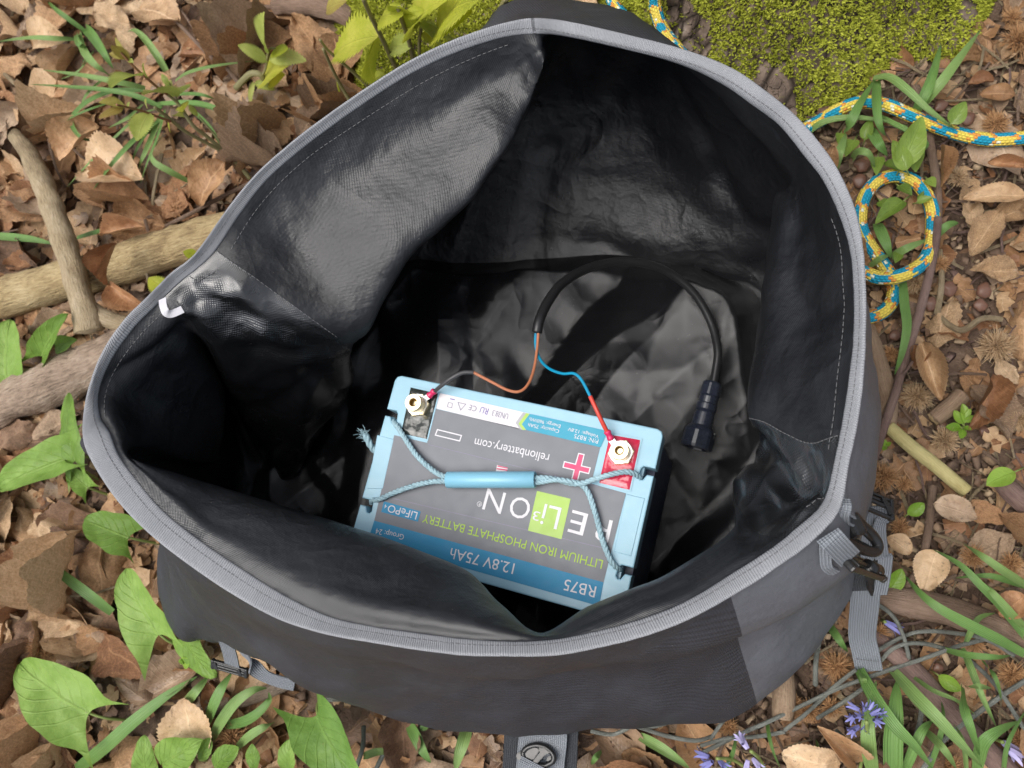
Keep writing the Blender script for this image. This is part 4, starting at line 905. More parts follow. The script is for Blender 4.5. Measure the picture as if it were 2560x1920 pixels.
def ring_flat(name, cx, cy, r0_, r1_, mat, z, n=20):
    V, F = [], []
    x, y = Bp(cx, cy)
    for k in range(n):
        for r in (r0_, r1_): V.append(BM @ Vector((x + r * math.cos(2 * math.pi * k / n), y + r * math.sin(2 * math.pi * k / n), z)))
    for k in range(n): F.append((2 * k, 2 * k + 1, 2 * ((k + 1) % n) + 1, 2 * ((k + 1) % n)))
    return link(name, mesh(name, V, F), BAT, mat)
ring_flat('registered_mark', 616, 1130, .0020, .0024, M['white_ink'], .0008)
def outline(name, pts, wd, mat, z, parent=BAT):
    p = [Vector((*Bp(*q), 0)) for q in pts]; c_ = sum(p, Vector()) / len(p); V, F = [], []
    for i, q in enumerate(p):
        a, b = (p[i] - p[i - 1]).normalized(), (p[(i + 1) % len(p)] - p[i]).normalized(); na, nb = Vector((-a.y, a.x, 0)), Vector((-b.y, b.x, 0))
        m_ = (na + nb); m_ = m_ / max(.2, m_.dot(na)) ; V += [BM @ (q + m_ * wd / 2 + Vector((0, 0, z))), BM @ (q - m_ * wd / 2 + Vector((0, 0, z)))]
    k = len(p)
    for i in range(k): F.append((2 * i, 2 * i + 1, 2 * ((i + 1) % k) + 1, 2 * ((i + 1) % k)))
    return link(name, mesh(name, V, F), parent, mat)
outline('minus_sign', [(431, 802), (537, 828), (529, 852), (422, 826)], .0011, M['white_ink'], .0008)
plus = [(1054, 907), (1078, 912), (1066, 962), (1105, 971), (1098, 996), (1059, 986), (1045, 1042), (1020, 1036), (1034, 980), (985, 968), (991, 943), (1040, 955)]
flat('plus_sign', plus, M['pink_ink'], .0008); outline('plus_outline', plus, .0010, M['white_ink'], .0010)
flat('red_emblem', [(694, 958), (742, 970), (736, 992), (688, 990)], M['white_label'], .0008)
flat('emblem_stripe', [(697, 960), (742, 970), (741, 974), (696, 965)], M['pink_ink'], .0012); flat('emblem_stripe', [(693, 972), (740, 978), (739, 984), (692, 977)], M['pink_ink'], .0012)
for s_, a, b, h in (('P/N: RB75', (1140, 855), (1035, 830), .0040), ('Voltage: 12.8V', (1143, 832), (1008, 797), .0042), ('Capacity: 75Ah', (968, 808), (832, 778), .0044), ('Energy: 960Wh', (974, 786), (838, 752), .0044)):
    text(s_, a, b, h, M['white_label'], .0010)
text('UN38.3', (742, 745), (673, 727), .0056, M['grey_ink']); text('CE', (603, 712), (570, 703), .0055, M['grey_ink'])
text('RU', (654, 723), (620, 713), .0062, M['violet_ink']); outline('recycling_mark', [(522, 682), (556, 690), (533, 716)], .0006, M['grey_ink'], .0008)
outline('bin_mark', [(480, 682), (497, 686), (494, 706), (474, 701)], .0005, M['grey_ink'], .0008)
flat('bin_bar', [(487, 664), (507, 668), (507, 672), (487, 668)], M['violet_ink'], .0008)
# terminals
def resin(name, pts, mat):
    p = [Bp(*q) for q in pts]; V, F, U = [], [], []; n = 14
    for i in range(n + 1):
        for j in range(n + 1):
            s, t = i / n, j / n
            x = (p[0][0] * (1 - s) + p[1][0] * s) * (1 - t) + (p[3][0] * (1 - s) + p[2][0] * s) * t
            y = (p[0][1] * (1 - s) + p[1][1] * s) * (1 - t) + (p[3][1] * (1 - s) + p[2][1] * s) * t
            e = min(s, 1 - s, t, 1 - t)
            V.append(BM @ Vector((x, y, .0006 + min(.0012, e * .02) + .0011 * N(x * 120, y * 120, 2) * min(1, e * 6)))); U.append((s, t))
    for i in range(n):
        for j in range(n): F.append((i * (n + 1) + j, (i + 1) * (n + 1) + j, (i + 1) * (n + 1) + j + 1, i * (n + 1) + j + 1))
    me = mesh(name, V, F, U)
    bmq = bmesh.new(); bmq.from_mesh(me); bmesh.ops.recalc_face_normals(bmq, faces=bmq.faces)
    if sum(f.normal.z for f in bmq.faces) < 0: bmesh.ops.reverse_faces(bmq, faces=bmq.faces)
    bmq.to_mesh(me); bmq.free(); return link(name, me, BAT, mat)
for quad, col, hexc, lab in (([(312, 612), (438, 641), (386, 848), (268, 822)], 'black_resin', (351, 697), 'black'), ([(1190, 820), (1330, 845), (1280, 1072), (1140, 1040)], 'red_resin', (1243, 906), 'red')):
    outline('pad_frame', quad, .0016, M['case'], .0009)
    resin('terminal_pad', quad, M[col])
    cx, cy = Bp(*hexc)
    T = empty('terminal', (0, 0, 0), None, None); T.parent = BAT; T.matrix_parent_inverse = Matrix.Translation(-BAT.location)
    bm = bmesh.new(); prism(bm, [(cx + .0122 * math.cos(math.radians(60 * k + 18)), cy + .0122 * math.sin(math.radians(60 * k + 18))) for k in range(6)], .0012, .0068, .0008, BM)
    bm_link('hex_flange', bm, M['brass'], T)
    V, F = [], []; prof = [(.0086, .0064), (.0086, .0172), (.0081, .0180), (.0043, .0180), (.0037, .0174), (.0035, .0100), (.0, .0098)]; n = 32
    for k in range(n):
        for r, z in prof: V.append(BM @ Vector((cx + r * math.cos(2 * math.pi * k / n), cy + r * math.sin(2 * math.pi * k / n), z)))
    q = len(prof)
    for k in range(n):
        for j in range(q - 1): F.append((k * q + j, ((k + 1) % n) * q + j, ((k + 1) % n) * q + j + 1, k * q + j + 1))
    link('post', mesh('post', V, F, smooth=False), T, M['brass'])
    ds = [tube_data(np.array([BM @ Vector((cx + .0034 * math.cos(a), cy + .0034 * math.sin(a), .0105 + .0065 * a / (8 * math.pi))) for a in np.linspace(0, 8 * math.pi, 60)]), .00035, 4)]
    V, F, U = merge(ds); link('screw_thread', mesh('screw_thread', V, F, U), T, M['brass_hole'])
# rope handle
def twist(name, pts, r, mat, parent, n=8, strands=3, pitch=.013):
    p = cr([tuple(q) for q in pts], n); p = p + 0; L = np.concatenate([[0], np.cumsum(np.linalg.norm(np.diff(p, axis=0), axis=1))])
    k = max(20, int(L[-1] / .0016)); s = np.linspace(0, L[-1], k); c3 = np.stack([np.interp(s, L, p[:, i]) for i in range(3)], 1)
    t, nn, bb = frames(c3); ds = []
    for m_ in range(strands):
        a = s / pitch * 2 * math.pi + 2 * math.pi * m_ / strands
        ds.append(tube_data(c3 + (nn * np.cos(a)[:, None] + bb * np.sin(a)[:, None]) * r * .52, r * .56, 6))
    V, F, U = merge(ds); return link(name, mesh(name, V, F, U), parent, mat)
HN = empty('rope_handle', (0, 0, 0), None, None); HN.parent = BAT; HN.matrix_parent_inverse = Matrix.Translation(-BAT.location)
twist('cord', [Wp(235, 755, -.012), Wp(238, 768, -.002), Wp(262, 800, .004), Wp(330, 905, .007), Wp(390, 965, .009), Wp(440, 1000, .011), Wp(480, 1012, .012)], .0026, M['cord'], HN)
twist('cord', [Wp(140, 1125, -.012), Wp(142, 1112, -.003), Wp(175, 1108, .003), Wp(250, 1075, .006), Wp(340, 1045, .009), Wp(420, 1030, .011), Wp(480, 1030, .012)], .0026, M['cord'], HN)
twist('cord', [Wp(855, 1016, .012), Wp(900, 1014, .0118), Wp(960, 1022, .011), Wp(1020, 1038, .012), Wp(1070, 1038, .0125), Wp(1130, 1018, .013), Wp(1200, 998, .0125), Wp(1260, 988, .010), Wp(1300, 997, .005), Wp(1322, 1015, -.003), Wp(1326, 1035, -.012)], .0026, M['cord'], HN)
twist('cord', [Wp(855, 1036, .012), Wp(900, 1030, .0112), Wp(950, 1022, .015), Wp(1010, 1030, .015), Wp(1060, 1042, .010), Wp(1095, 1080, .008), Wp(1130, 1180, .007), Wp(1155, 1280, .0065), Wp(1190, 1370, .006), Wp(1215, 1405, .003), Wp(1232, 1415, -.004), Wp(1236, 1418, -.012)], .0026, M['cord'], HN)
a, b = Wp(472, 1023, .012), Wp(862, 1022, .012); V, F, U = [], [], []; n = 24
ax = (b - a).normalized(); sd = ax.cross(Vector((0, 0, 1))).normalized(); upv = sd.cross(ax)
prof = [(0, .0058), (0, .0073), (.0006, .0078)] + [(1 - .0006, .0078)] + [(1, .0073), (1, .0058)]
Lh = (b - a).length
for k in range(n):
    for t, r in prof:
        tt = t * Lh if t in (0, 1) else (t if t < .5 else Lh - (1 - t)); th = 2 * math.pi * k / n
        V.append(a + ax * tt + (sd * math.cos(th) + upv * math.sin(th)) * r); U.append((k / n, tt))
q = len(prof)
for k in range(n):
    for j in range(q): F.append((k * q + j, k * q + (j + 1) % q, ((k + 1) % n) * q + (j + 1) % q, ((k + 1) % n) * q + j))
me = mesh('grip_tube', V, F, U, smooth=True); link('grip_tube', me, HN, M['tube'])
# frayed cord end hanging out on the left
ce = [Wp(185, 905, -.03), Wp(150, 890, -.03), Wp(132, 865, -.026), Wp(118, 835, -.024), Wp(108, 825, -.024)]
twist('cord_end', ce, .0036, M['cord'], HN, pitch=.02)
ds = []
for k in range(46):
    d0 = ce[4 if k % 3 else 3] + Vector([RNG.uniform(-.003, .003) for _ in range(3)]); dr = Vector((RNG.uniform(-1, .4), RNG.uniform(-.3, 1), RNG.uniform(-.4, .8))) * RNG.uniform(.003, .011)
    ds.append(tube_data(np.array([d0, d0 + dr * .5 + Vector((RNG.uniform(-.001, .001),) * 3), d0 + dr]), .00022, 3, False))
V, F, U = merge(ds); link('frayed_fibres', mesh('frayed_fibres', V, F, U), HN, M['cord'])

# ------------------------------------------------------------------ the cable with its plug
CB = empty('power_cable', P(1370, 570, .1), 'black power cable with brown and blue wires bolted to the battery and a black plug', 'cable')
Z = ZT
tube('sheath', [P(1160, 718, .225), P(1166, 690, .225), P(1185, 650, .215), P(1215, 612, .20), P(1265, 582, .175), P(1330, 566, .15), P(1395, 570, .13), P(1450, 592, .11), P(1500, 635, .095), P(1535, 695, .085), P(1550, 755, .085), P(1546, 800, .083), P(1540, 832, .082)], [.0052, .005, .0048, .0046, .0045, .0044], M['cable'], CB, 14, 10)
tube('brown_wire', [P(1163, 712, .225), P(1161, 745, .225), P(1155, 790, .23), P(1143, 826, .238), P(1124, 845, .243), P(1098, 843, .246), P(1062, 825, .25), P(1022, 804, .254)], .0014, M['brown_wire'], CB, 10, 8)
tube('grey_sleeve', [P(1023, 804.5, .254), P(1000, 805, .256), P(975, 817, .256), P(955, 832, .252), P(938, 846, .245)], .0020, M['grey_sleeve'], CB, 10, 8)
tube('blue_wire', [P(1158, 714, .222), P(1157, 745, .222), P(1166, 775, .225), P(1186, 796, .235), P(1215, 807, .243), P(1240, 807, .25), P(1257, 822, .253), P(1276, 858, .256)], .0014, M['blue_wire'], CB, 10, 8)
tube('red_sleeve', [P(1275, 856, .256), P(1288, 884, .256), P(1300, 910, .252), P(1312, 934, .246)], .0020, M['red_sleeve'], CB, 10, 8)
def lug(p0, p1, eye):
    L_ = empty('ring_lug', (0, 0, 0), None, None); L_.parent = CB; L_.matrix_parent_inverse = Matrix.Translation(-CB.location)
    tube('crimp_sleeve', [p0, p0.lerp(p1, .15), p0.lerp(p1, .5), p0.lerp(p1, .85), p1], [.0030, .0034, .0027, .0034, .0031], M['crimp'], L_, 12, 3)
    d = (eye - p1); bm = bmesh.new(); box(bm, (d.length, .0055, .0008), frame_m((p1 + eye) / 2, d, (0, 0, 1))); bm_link('lug_tongue', bm, M['steel'], L_)
    V, F = [], []; n = 24
    for k in range(n):
        t = 2 * math.pi * k / n
        for r, z in ((.0088, 0), (.0105, 0), (.0105, .0009), (.0088, .0009)): V.append(Vector((eye.x + r * math.cos(t), eye.y + r * math.sin(t), eye.z + z - .0004)))
    for k in range(n):
        for j in range(4): F.append((k * 4 + j, k * 4 + (j + 1) % 4, ((k + 1) % n) * 4 + (j + 1) % 4, ((k + 1) % n) * 4 + j))
    link('lug_eye', mesh('lug_eye', V, F, smooth=False), L_, M['steel'])
lc = [BM @ Vector((*Bp(*q), .0072)) for q in ((351, 697), (1243, 906))]
lug(P(939, 844, .245), P(926, 856, .2425), lc[0]); lug(P(1311, 931, .2465), P(1320, 949, .2425), lc[1])
pa, pb = P(1540, 826, .082), P(1502, 968, .080); pax = (pb - pa); PLN = pax.length; pax.normalize()
sdv = pax.cross(Vector((0, 0, 1))).normalized(); upq = sdv.cross(pax)
PL = empty('plug', (0, 0, 0), None, None); PL.parent = CB; PL.matrix_parent_inverse = Matrix.Translation(-CB.location)
def lathe(name, prof, mat, parent, ribs=0, n=28):
    V, U, F = [], [], []
    for k in range(n):
        t = 2 * math.pi * k / n
        for s, r in prof:
            rr_ = r * 1.12 * (1 + (.05 if ribs and (k // 2) % 2 else 0)); V.append(pa + pax * (s * PLN) + (sdv * math.cos(t) + upq * math.sin(t)) * rr_); U.append((k / n, s))
    q = len(prof)
    for k in range(n):
        for j in range(q - 1): F.append((k * q + j, k * q + j + 1, ((k + 1) % n) * q + j + 1, ((k + 1) % n) * q + j))
    me = mesh(name, V, F, U, smooth=False); return link(name, me, parent, mat)
lathe('gland_nut', [(0, .0045), (.0, .0078), (.03, .0092), (.20, .0096), (.22, .0084), (.22, .004)], M['connector'], PL, 1)
lathe('backshell', [(.215, .004), (.215, .0088), (.23, .0092), (.32, .0090), (.34, .0100), (.42, .0100), (.45, .0085), (.45, .004)], M['connector'], PL)
lathe('plug_body', [(.44, .004), (.44, .0086), (.47, .0094), (.66, .0100), (.70, .0125), (.73, .0134)], M['connector'], PL)
lathe('coupling_ring', [(.725, .010), (.725, .0138), (.75, .0145), (.96, .0150), (1.0, .0145), (1.0, .0115), (.90, .011), (.90, 0)], M['connector'], PL, 1)
for q in (.74, .79):
    tube('bayonet_pin', [pa + pax * q * PLN - sdv * .0128 + upq * .002, pa + pax * q * PLN - sdv * .0168 + upq * .003], .0013, M['steel'], PL, 8)
# ------------------------------------------------------------------ leaves
def leaf_mat(name, lo, mid, hi, rough=.62, spec=.4, veins=14, trans=.0, vcol=1.25, spots=.5, slope=.55, bumpd=.0008, dark=(.05, .028, .016)):
    """UVs: x = along the leaf, y = across (0..1); veins leave the midrib at a slant"""
    t = MT(name, mid, rough, spec); uv = t.sep(t.coord('UV')); co = t.coord()
    ac = t.math('ABSOLUTE', t.math('SUBTRACT', t.math('MULTIPLY', uv[1], 2.0), 1.0))
    vv = t.math('ABSOLUTE', t.math('SINE', t.math('MULTIPLY', t.math('SUBTRACT', uv[0], t.math('MULTIPLY', ac, slope * .5)), math.pi * veins)))
    vein = t.math('SUBTRACT', 1.0, t.remap(vv, 0, .28, 0, 1)); mid_ = t.math('SUBTRACT', 1.0, t.remap(ac, .0, .07, 0, 1)); ve = t.math('MAXIMUM', t.math('MULTIPLY', vein, .55), mid_)
    oi = t.n('ObjectInfo'); sh = t.n('Vector' + 'Math', operation='ADD'); t.l(co, sh.inputs[0]); t.l(oi.outputs['Location'], sh.inputs[1])
    nz = t.noise(sh.outputs[0], 34, 5, .65)
    f = t.math('ADD', t.math('MULTIPLY', nz, .75), t.math('MULTIPLY', oi.outputs['Random'], .28))
    c_ = t.ramp(f, [(.36, lo), (.52, mid), (.70, hi)])
    if spots > .3:
        st_ = t.noise(sh.outputs[0], 13, 5, .7); c_ = t.mix(t.math('MULTIPLY', t.ramp(st_, [(.5, (0, 0, 0)), (.66, (1, 1, 1))]), .45), c_, tuple(q * .8 for q in lo))
    c_ = t.mix(t.math('MULTIPLY', ve, .5), c_, tuple(min(1, q * vcol) for q in hi))
    if spots:
        sn = t.noise(sh.outputs[0], 150, 3, .6); c_ = t.mix(t.math('MULTIPLY', t.ramp(sn, [(.62, (0, 0, 0)), (.70, (1, 1, 1))]), spots), c_, dark)
    t.base(c_); t.bump(ve, bumpd, .7); t.bump(t.noise(sh.outputs[0], 95, 4, .6), .004 if spots > .3 else .0022, .6)
    if trans:
        tr = t.n('BsdfTranslucent'); t.l(c_, tr.inputs['Color']); mx = t.n('MixShader'); mx.inputs[0].default_value = trans
        t.l(t.b.outputs[0], mx.inputs[1]); t.l(tr.outputs[0], mx.inputs[2]); t.l(mx.outputs[0], t.t.nodes['Material Output'].inputs['Surface'])
    return t.m
def _dl(*a, **k): k.setdefault('rough', .5); return leaf_mat(a[0], *[tuple(q * f for q, f in zip(c_, (1.18, 1.15, 1.07))) for c_ in a[1:4]], *a[4:], **k)
DEAD = {
 'tan': _dl('dead_leaf_tan', (.22, .12, .06), (.385, .225, .12), (.53, .35, .21), trans=.12),
 'pale': _dl('dead_leaf_pale', (.34, .215, .12), (.51, .355, .22), (.64, .485, .335), trans=.12),
 'russet': _dl('dead_leaf_russet', (.18, .085, .042), (.32, .165, .085), (.45, .27, .15), trans=.15),
 'dark brown': _dl('dead_leaf_dark_brown', (.085, .05, .032), (.185, .11, .07), (.28, .18, .12)),
 'grey brown': _dl('dead_leaf_grey_brown', (.18, .12, .08), (.305, .215, .15), (.42, .315, .23), rough=.4)}
M['arum'] = leaf_mat('arum_leaf', (.125, .23, .032), (.19, .325, .055), (.27, .42, .095), .5, .35, veins=6, trans=.25, vcol=1.1, spots=.28, slope=.9, bumpd=.0016, dark=(.20, .22, .05))
M['arum_dark'] = leaf_mat('deep_green_leaf', (.085, .18, .03), (.13, .25, .045), (.19, .33, .07), .48, .35, veins=7, trans=.25, vcol=1.1, spots=.28, slope=.9, bumpd=.0016, dark=(.20, .22, .05))
M['chestnut'] = leaf_mat('young_serrated_leaf', (.31, .38, .07), (.44, .51, .115), (.56, .60, .18), .45, .4, veins=11, trans=.4, vcol=1.15, spots=.0, slope=.7, bumpd=.0012)
M['chestnut_yellow'] = leaf_mat('yellow_green_serrated_leaf', (.36, .42, .03), (.50, .54, .05), (.62, .62, .10), .45, .4, veins=11, trans=.45, vcol=1.1, spots=.0, slope=.7, bumpd=.0012)
M['bronze_leaf'] = leaf_mat('bronze_tipped_leaf', (.33, .24, .06), (.43, .38, .085), (.50, .47, .12), .45, .4, veins=11, trans=.35, spots=.0, slope=.7, bumpd=.0012)
M['ivy'] = leaf_mat('glossy_green_leaf', (.12, .20, .03), (.20, .30, .05), (.28, .39, .08), .35, .5, veins=5, trans=.3, spots=.05, slope=.9)
M['oval_leaf'] = leaf_mat('bright_oval_leaf', (.18, .34, .03), (.25, .43, .05), (.33, .50, .08), .38, .5, veins=6, trans=.35, spots=.0)
def blade_mat(name, lo, hi):
    t = MT(name, hi, .38, .5); uv = t.sep(t.coord('UV')); co = t.coord()
    st = t.math('SINE', t.math('MULTIPLY', uv[1], 40.0)); t.bump(st, .00018)
    c_ = t.mix(t.noise(co, 30, 3), lo, hi); t.base(c_)
    tr = t.n('BsdfTranslucent'); t.l(c_, tr.inputs['Color']); mx = t.n('MixShader'); mx.inputs[0].default_value = .25
    t.l(t.b.outputs[0], mx.inputs[1]); t.l(tr.outputs[0], mx.inputs[2]); t.l(mx.outputs[0], t.t.nodes['Material Output'].inputs['Surface']); return t.m
M['blade'] = blade_mat('bluebell_blade', (.115, .24, .055), (.21, .36, .105))
M['blade_light'] = blade_mat('light_bluebell_blade', (.18, .30, .075), (.28, .42, .15))
M['stem_green'] = plain('green_stem', (.20, .26, .07), .5); M['stem_brown'] = plain('brown_green_stem', (.20, .18, .08), .6); M['stem_red'] = plain('reddish_stem', (.25, .12, .06), .55)
M['petal'] = plain('bluebell_petal', (.20, .20, .46), .5, var=.3, scale=120); M['petal_pale'] = plain('pale_bluebell_petal', (.42, .38, .62), .5, var=.2)
def leaf_shape(nt, ns, width, curl=0.0, arch=0.0, fold=0.0, lobe=0.0, wave=0.0, serr=0.0, twist_=0.0, seed=0, side=0.0, asym=0.0, crumple=0.0, rag=0.0):
    """unit leaf: base at 0, tip at x = 1, face up +z; returns verts, faces, uvs"""
    V, F, U = [], [], []
    for i in range(nt + 1):
        t = i / nt; w0_ = width(t)
        if serr and 0 < i < nt: w0_ *= 1 + (serr if i % 2 else -serr)
        for j in range(-ns, ns + 1):
            s = j / ns; aw = abs(s); w_ = w0_ * (1 + (rag * 3.2 * N(t * 5, seed * 1.3, 4 + math.copysign(3, s)) if rag and 0 < i < nt else 0))
            x = t - lobe * (1 - t) ** 3 * aw ** 1.6; y = s * w_ * (1 + asym * s)
            if serr and aw == 1 and i % 2: x += .018
            z = arch * t * (1 - t) * 4 - arch * .9 * t * t * 0
            z += fold * aw * w_ * 2 + curl * (aw ** 2) * w_ * 2.2
            z += wave * math.sin(t * 9 + seed + s * 1.5) * aw + crumple * (N(t * 4 + seed * 3.1, s * 1.7, seed) + .45 * N(t * 10 + seed, s * 3.5, seed * 2))
            z += side * (t ** 2)
            a = twist_ * (t - .5); y2 = y * math.cos(a) - z * math.sin(a) * .3; z2 = z + y * math.sin(a)
            V.append((x, y2, z2)); U.append((t, s * .5 + .5))
    q = 2 * ns + 1
    for i in range(nt):
        for j in range(2 * ns): F.append((i * q + j, (i + 1) * q + j, (i + 1) * q + j + 1, i * q + j + 1))
    return V, F, U
w_chest = lambda t: .21 * (math.sin(math.pi * min(1, t * .98 + .02) ** .85) ** .8) * (1 if t < .999 else .02) + .003
w_oval = lambda t: .30 * math.sin(math.pi * t) ** .65 + .004
w_arrow = lambda t: .36 * max(0, (1 - t ** 1.7)) ** .55 * (1.0 - .18 * math.exp(-((t - .12) / .10) ** 2)) + .004
w_ovate = lambda t: .31 * max(0, math.sin(math.pi * t ** .62)) ** .8 + .004
def place(name, shape, base, tip, roll, mat, parent=None, scale_w=1.0, up=(0, 0, 1)):
    """set a unit leaf from base to tip (world), rolled about its length"""
    V, F, U = shape; d = tip - base; L = d.length; x = d / L; z = Vector(up); z = (z - x * z.dot(x)).normalized(); y = z.cross(x)
    c_, s_ = math.cos(roll), math.sin(roll); y, z = y * c_ + z * s_, z * c_ - y * s_
    W3 = [base + (x * v[0] + y * v[1] * scale_w + z * v[2]) * L for v in V]
    return link(name, mesh(name, W3, F, U), parent, mat)
def blade(pts, wd, mat, parent, up=(0, 0, 1), fold=.25, name='leaf_blade', n=7, taper=(.75, 1.0, 1.0, .85, .55, .06)):
    p = cr([tuple(q) for q in pts], n); k = len(p); t = np.gradient(p, axis=0); t /= np.linalg.norm(t, axis=1)[:, None] + 1e-9
    V, F, U = [], [], []; L = np.linspace(0, 1, k)
    for i in range(k):
        w_ = wd * np.interp(L[i], np.linspace(0, 1, len(taper)), taper); u = np.array(up, float); sd = np.cross(t[i], u); ln = np.linalg.norm(sd)
        sd = sd / ln if ln > 1e-3 else np.array([1.0, 0, 0]); nn = np.cross(sd, t[i])
        for s in (-1, -.5, 0, .5, 1): V.append(p[i] + sd * s * w_ / 2 + nn * abs(s) * w_ * fold); U.append((L[i], s * .5 + .5))
    for i in range(k - 1):
        for s in range(4): F.append((i * 5 + s, i * 5 + s + 1, (i + 1) * 5 + s + 1, (i + 1) * 5 + s))
    return link(name, mesh(name, V, F, U), parent, mat)
TLc = lambda x, y, z=.03: P(x * .3646, y * .3646, z)
R2c = lambda x, y, z=.03: P(1434 + x * .3646, y * .3646, z)
R3c = lambda x, y, z=.03: P(1521 + x * .3646, 518 + y * .3646, z)
C6c = lambda x, y, z=.03: P(x * .3516, 1080 + y * .3516, z)
C5c = lambda x, y, z=.03: P(x * .3646, 518 + y * .3646, z)
def clump(fn, loc, blades, label, wd=.010, mats=('blade', 'blade_light'), h=.05, group='bluebell leaf clumps', up=(0, 0, 1)):
    o = empty('bluebell_plant', fn(*loc, 0), label, 'plant', group)
    for k, b in enumerate(blades):
        ww = wd
        if isinstance(b[0], (int, float)): ww = b[0]; b = b[1:]
        m_ = len(b); pts = [fn(x, y, .012 + h * math.sin(math.pi * (.12 + .68 * i / (m_ - 1))) * (1 + .25 * math.sin(k * 2.1))) for i, (x, y) in enumerate(b)]
        blade(pts, ww * (.64 if fn is LT else 1), M[mats[k % len(mats)]], o, (0.25 * math.sin(k * 1.7), .25 * math.cos(k * 2.3), 1), .16 + .1 * (k % 3))
    return o
clump(TLc, (540, 240), [[(520, 200), (400, 110), (330, 55), (265, -10)], [(470, 240), (330, 232), (180, 226), (-20, 248)], [.016, (510, 170), (560, 220), (620, 310), (672, 405)], [.013, (470, 200), (500, 300), (560, 380), (645, 445)], [.010, (455, 205), (470, 260), (520, 290)], [.011, (985, 420), (930, 330), (860, 235), (800, 185), (755, 190)], [(530, 330), (500, 360), (485, 385)]], 'clump of bright green strap leaves at top left, some bent over', .0085)
clump(TLc, (950, 660), [[(960, 640), (800, 570), (620, 535), (400, 515), (180, 500)], [.009, (860, 525), (700, 490), (500, 450), (255, 415)], [(850, 540), (680, 545), (540, 600), (440, 690), (440, 760), (500, 825), (615, 835)], [.009, (960, 640), (830, 690), (640, 860), (500, 1000), (395, 1112)], [.008, (940, 720), (800, 830), (660, 980), (555, 1122)], [.009, (960, 680), (900, 830), (850, 940), (818, 1015)], [.006, (980, 650), (940, 800), (880, 950), (832, 1085)], [.009, (1115, 1068), (1010, 1015), (920, 960), (905, 900), (975, 790)], [.011, (930, 625), (1150, 622), (1320, 665), (1490, 748)], [.006, (1040, 480), (1120, 430), (1280, 390), (1500, 362)]], 'loose tuft of long narrow green leaves left of the bag under the sapling', .0095)
clump(TLc, (-60, 1400), [[.014, (-80, 1400), (60, 1408), (200, 1422), (325, 1448)]], 'single broad green blade entering at the left edge above the log', .012, h=.02)
clump(TLc, (640, 1370), [[.010, (455, 1412), (600, 1372), (720, 1352), (822, 1342)]], 'single green blade lying beside the russet leaf above the log', .012, h=.02)
clump(C6c, (680, 690), [[.013, (690, 690), (560, 590), (420, 485), (310, 400), (205, 328)]], 'straight green blade pointing up left beneath the big arum leaf', h=.04)
clump(C6c, (1200, 1080), [[.019, (470, 1660), (640, 1530), (820, 1370), (1020, 1210), (1210, 1085)], [.012, (1140, 1255), (1200, 1180), (1280, 1085)]], 'wide green blade slanting across the leaves at bottom left', h=.03)
clump(C6c, (1300, 1450), [[.016, (1275, 1385), (1320, 1260), (1370, 1150), (1425, 1060)], [.013, (1305, 1460), (1380, 1330), (1460, 1230), (1560, 1165), (1640, 1155)], [.012, (1390, 1380), (1500, 1360), (1590, 1310), (1660, 1230), (1650, 1180)], [.012, (1460, 1520), (1540, 1450), (1620, 1400), (1690, 1365)]], 'tuft of green blades below the left strap and buckle', h=.04)
clump(R2c, (1260, 500), [[.012, (1070, 795), (1110, 720), (1160, 620), (1250, 470)], [.012, (1235, 475), (1330, 468), (1430, 535), (1560, 650), (1725, 765)], [.012, (1490, 670), (1550, 560), (1600, 420), (1640, 265)], [.013, (1540, 625), (1640, 500), (1750, 350), (1875, 180)], [.011, (1258, 480), (1255, 600), (1270, 730), (1312, 805)], [.009, (865, 785), (950, 730), (1080, 705), (1240, 712), (1445, 748)], [.012, (1225, 770), (1270, 850), (1325, 925)], [.009, (1120, 940), (1160, 900), (1215, 915), (1250, 990)], [.009, (1260, 690), (1330, 730), (1450, 790), (1550, 850), (1530, 900)], [.011, (1000, 1020), (1040, 900), (1080, 790)]], 'tangle of bent green blades under the rope beside the trunk', .011, h=.035)
clump(R2c, (1300, 1480), [[.013, (1265, 1330), (1290, 1390), (1320, 1460), (1345, 1530)], [.009, (1350, 1520), (1440, 1470), (1560, 1420)], [.009, (1600, 1410), (1680, 1340), (1745, 1320)], [.008, (1220, 1580), (1290, 1530), (1340, 1510)]], 'short green blades inside the rope loop', h=.02)
clump(R3c, (1180, 300), [[.010, (1175, 230), (1185, 380), (1200, 520), (1170, 680), (1128, 800)]], 'long dark green blade hanging beside the thin stick right of the bag', h=.03)
clump(LT, (1650, 520), [[.014, (1985, 850), (1830, 655), (1700, 520), (1580, 400), (1420, 308)], [.013, (1985, 525), (1850, 440), (1720, 350), (1605, 275)], [.010, (1985, 535), (1850, 490), (1740, 468), (1560, 482)], [.012, (1990, 800), (1880, 680), (1780, 570), (1700, 500)], [.016, (1980, 950), (1800, 850), (1600, 750), (1440, 660), (1330, 570), (1245, 470)], [.010, (1600, 900), (1640, 820), (1700, 730), (1800, 700)]], 'spray of long green blades at the right edge below the yellow leaf', h=.05)
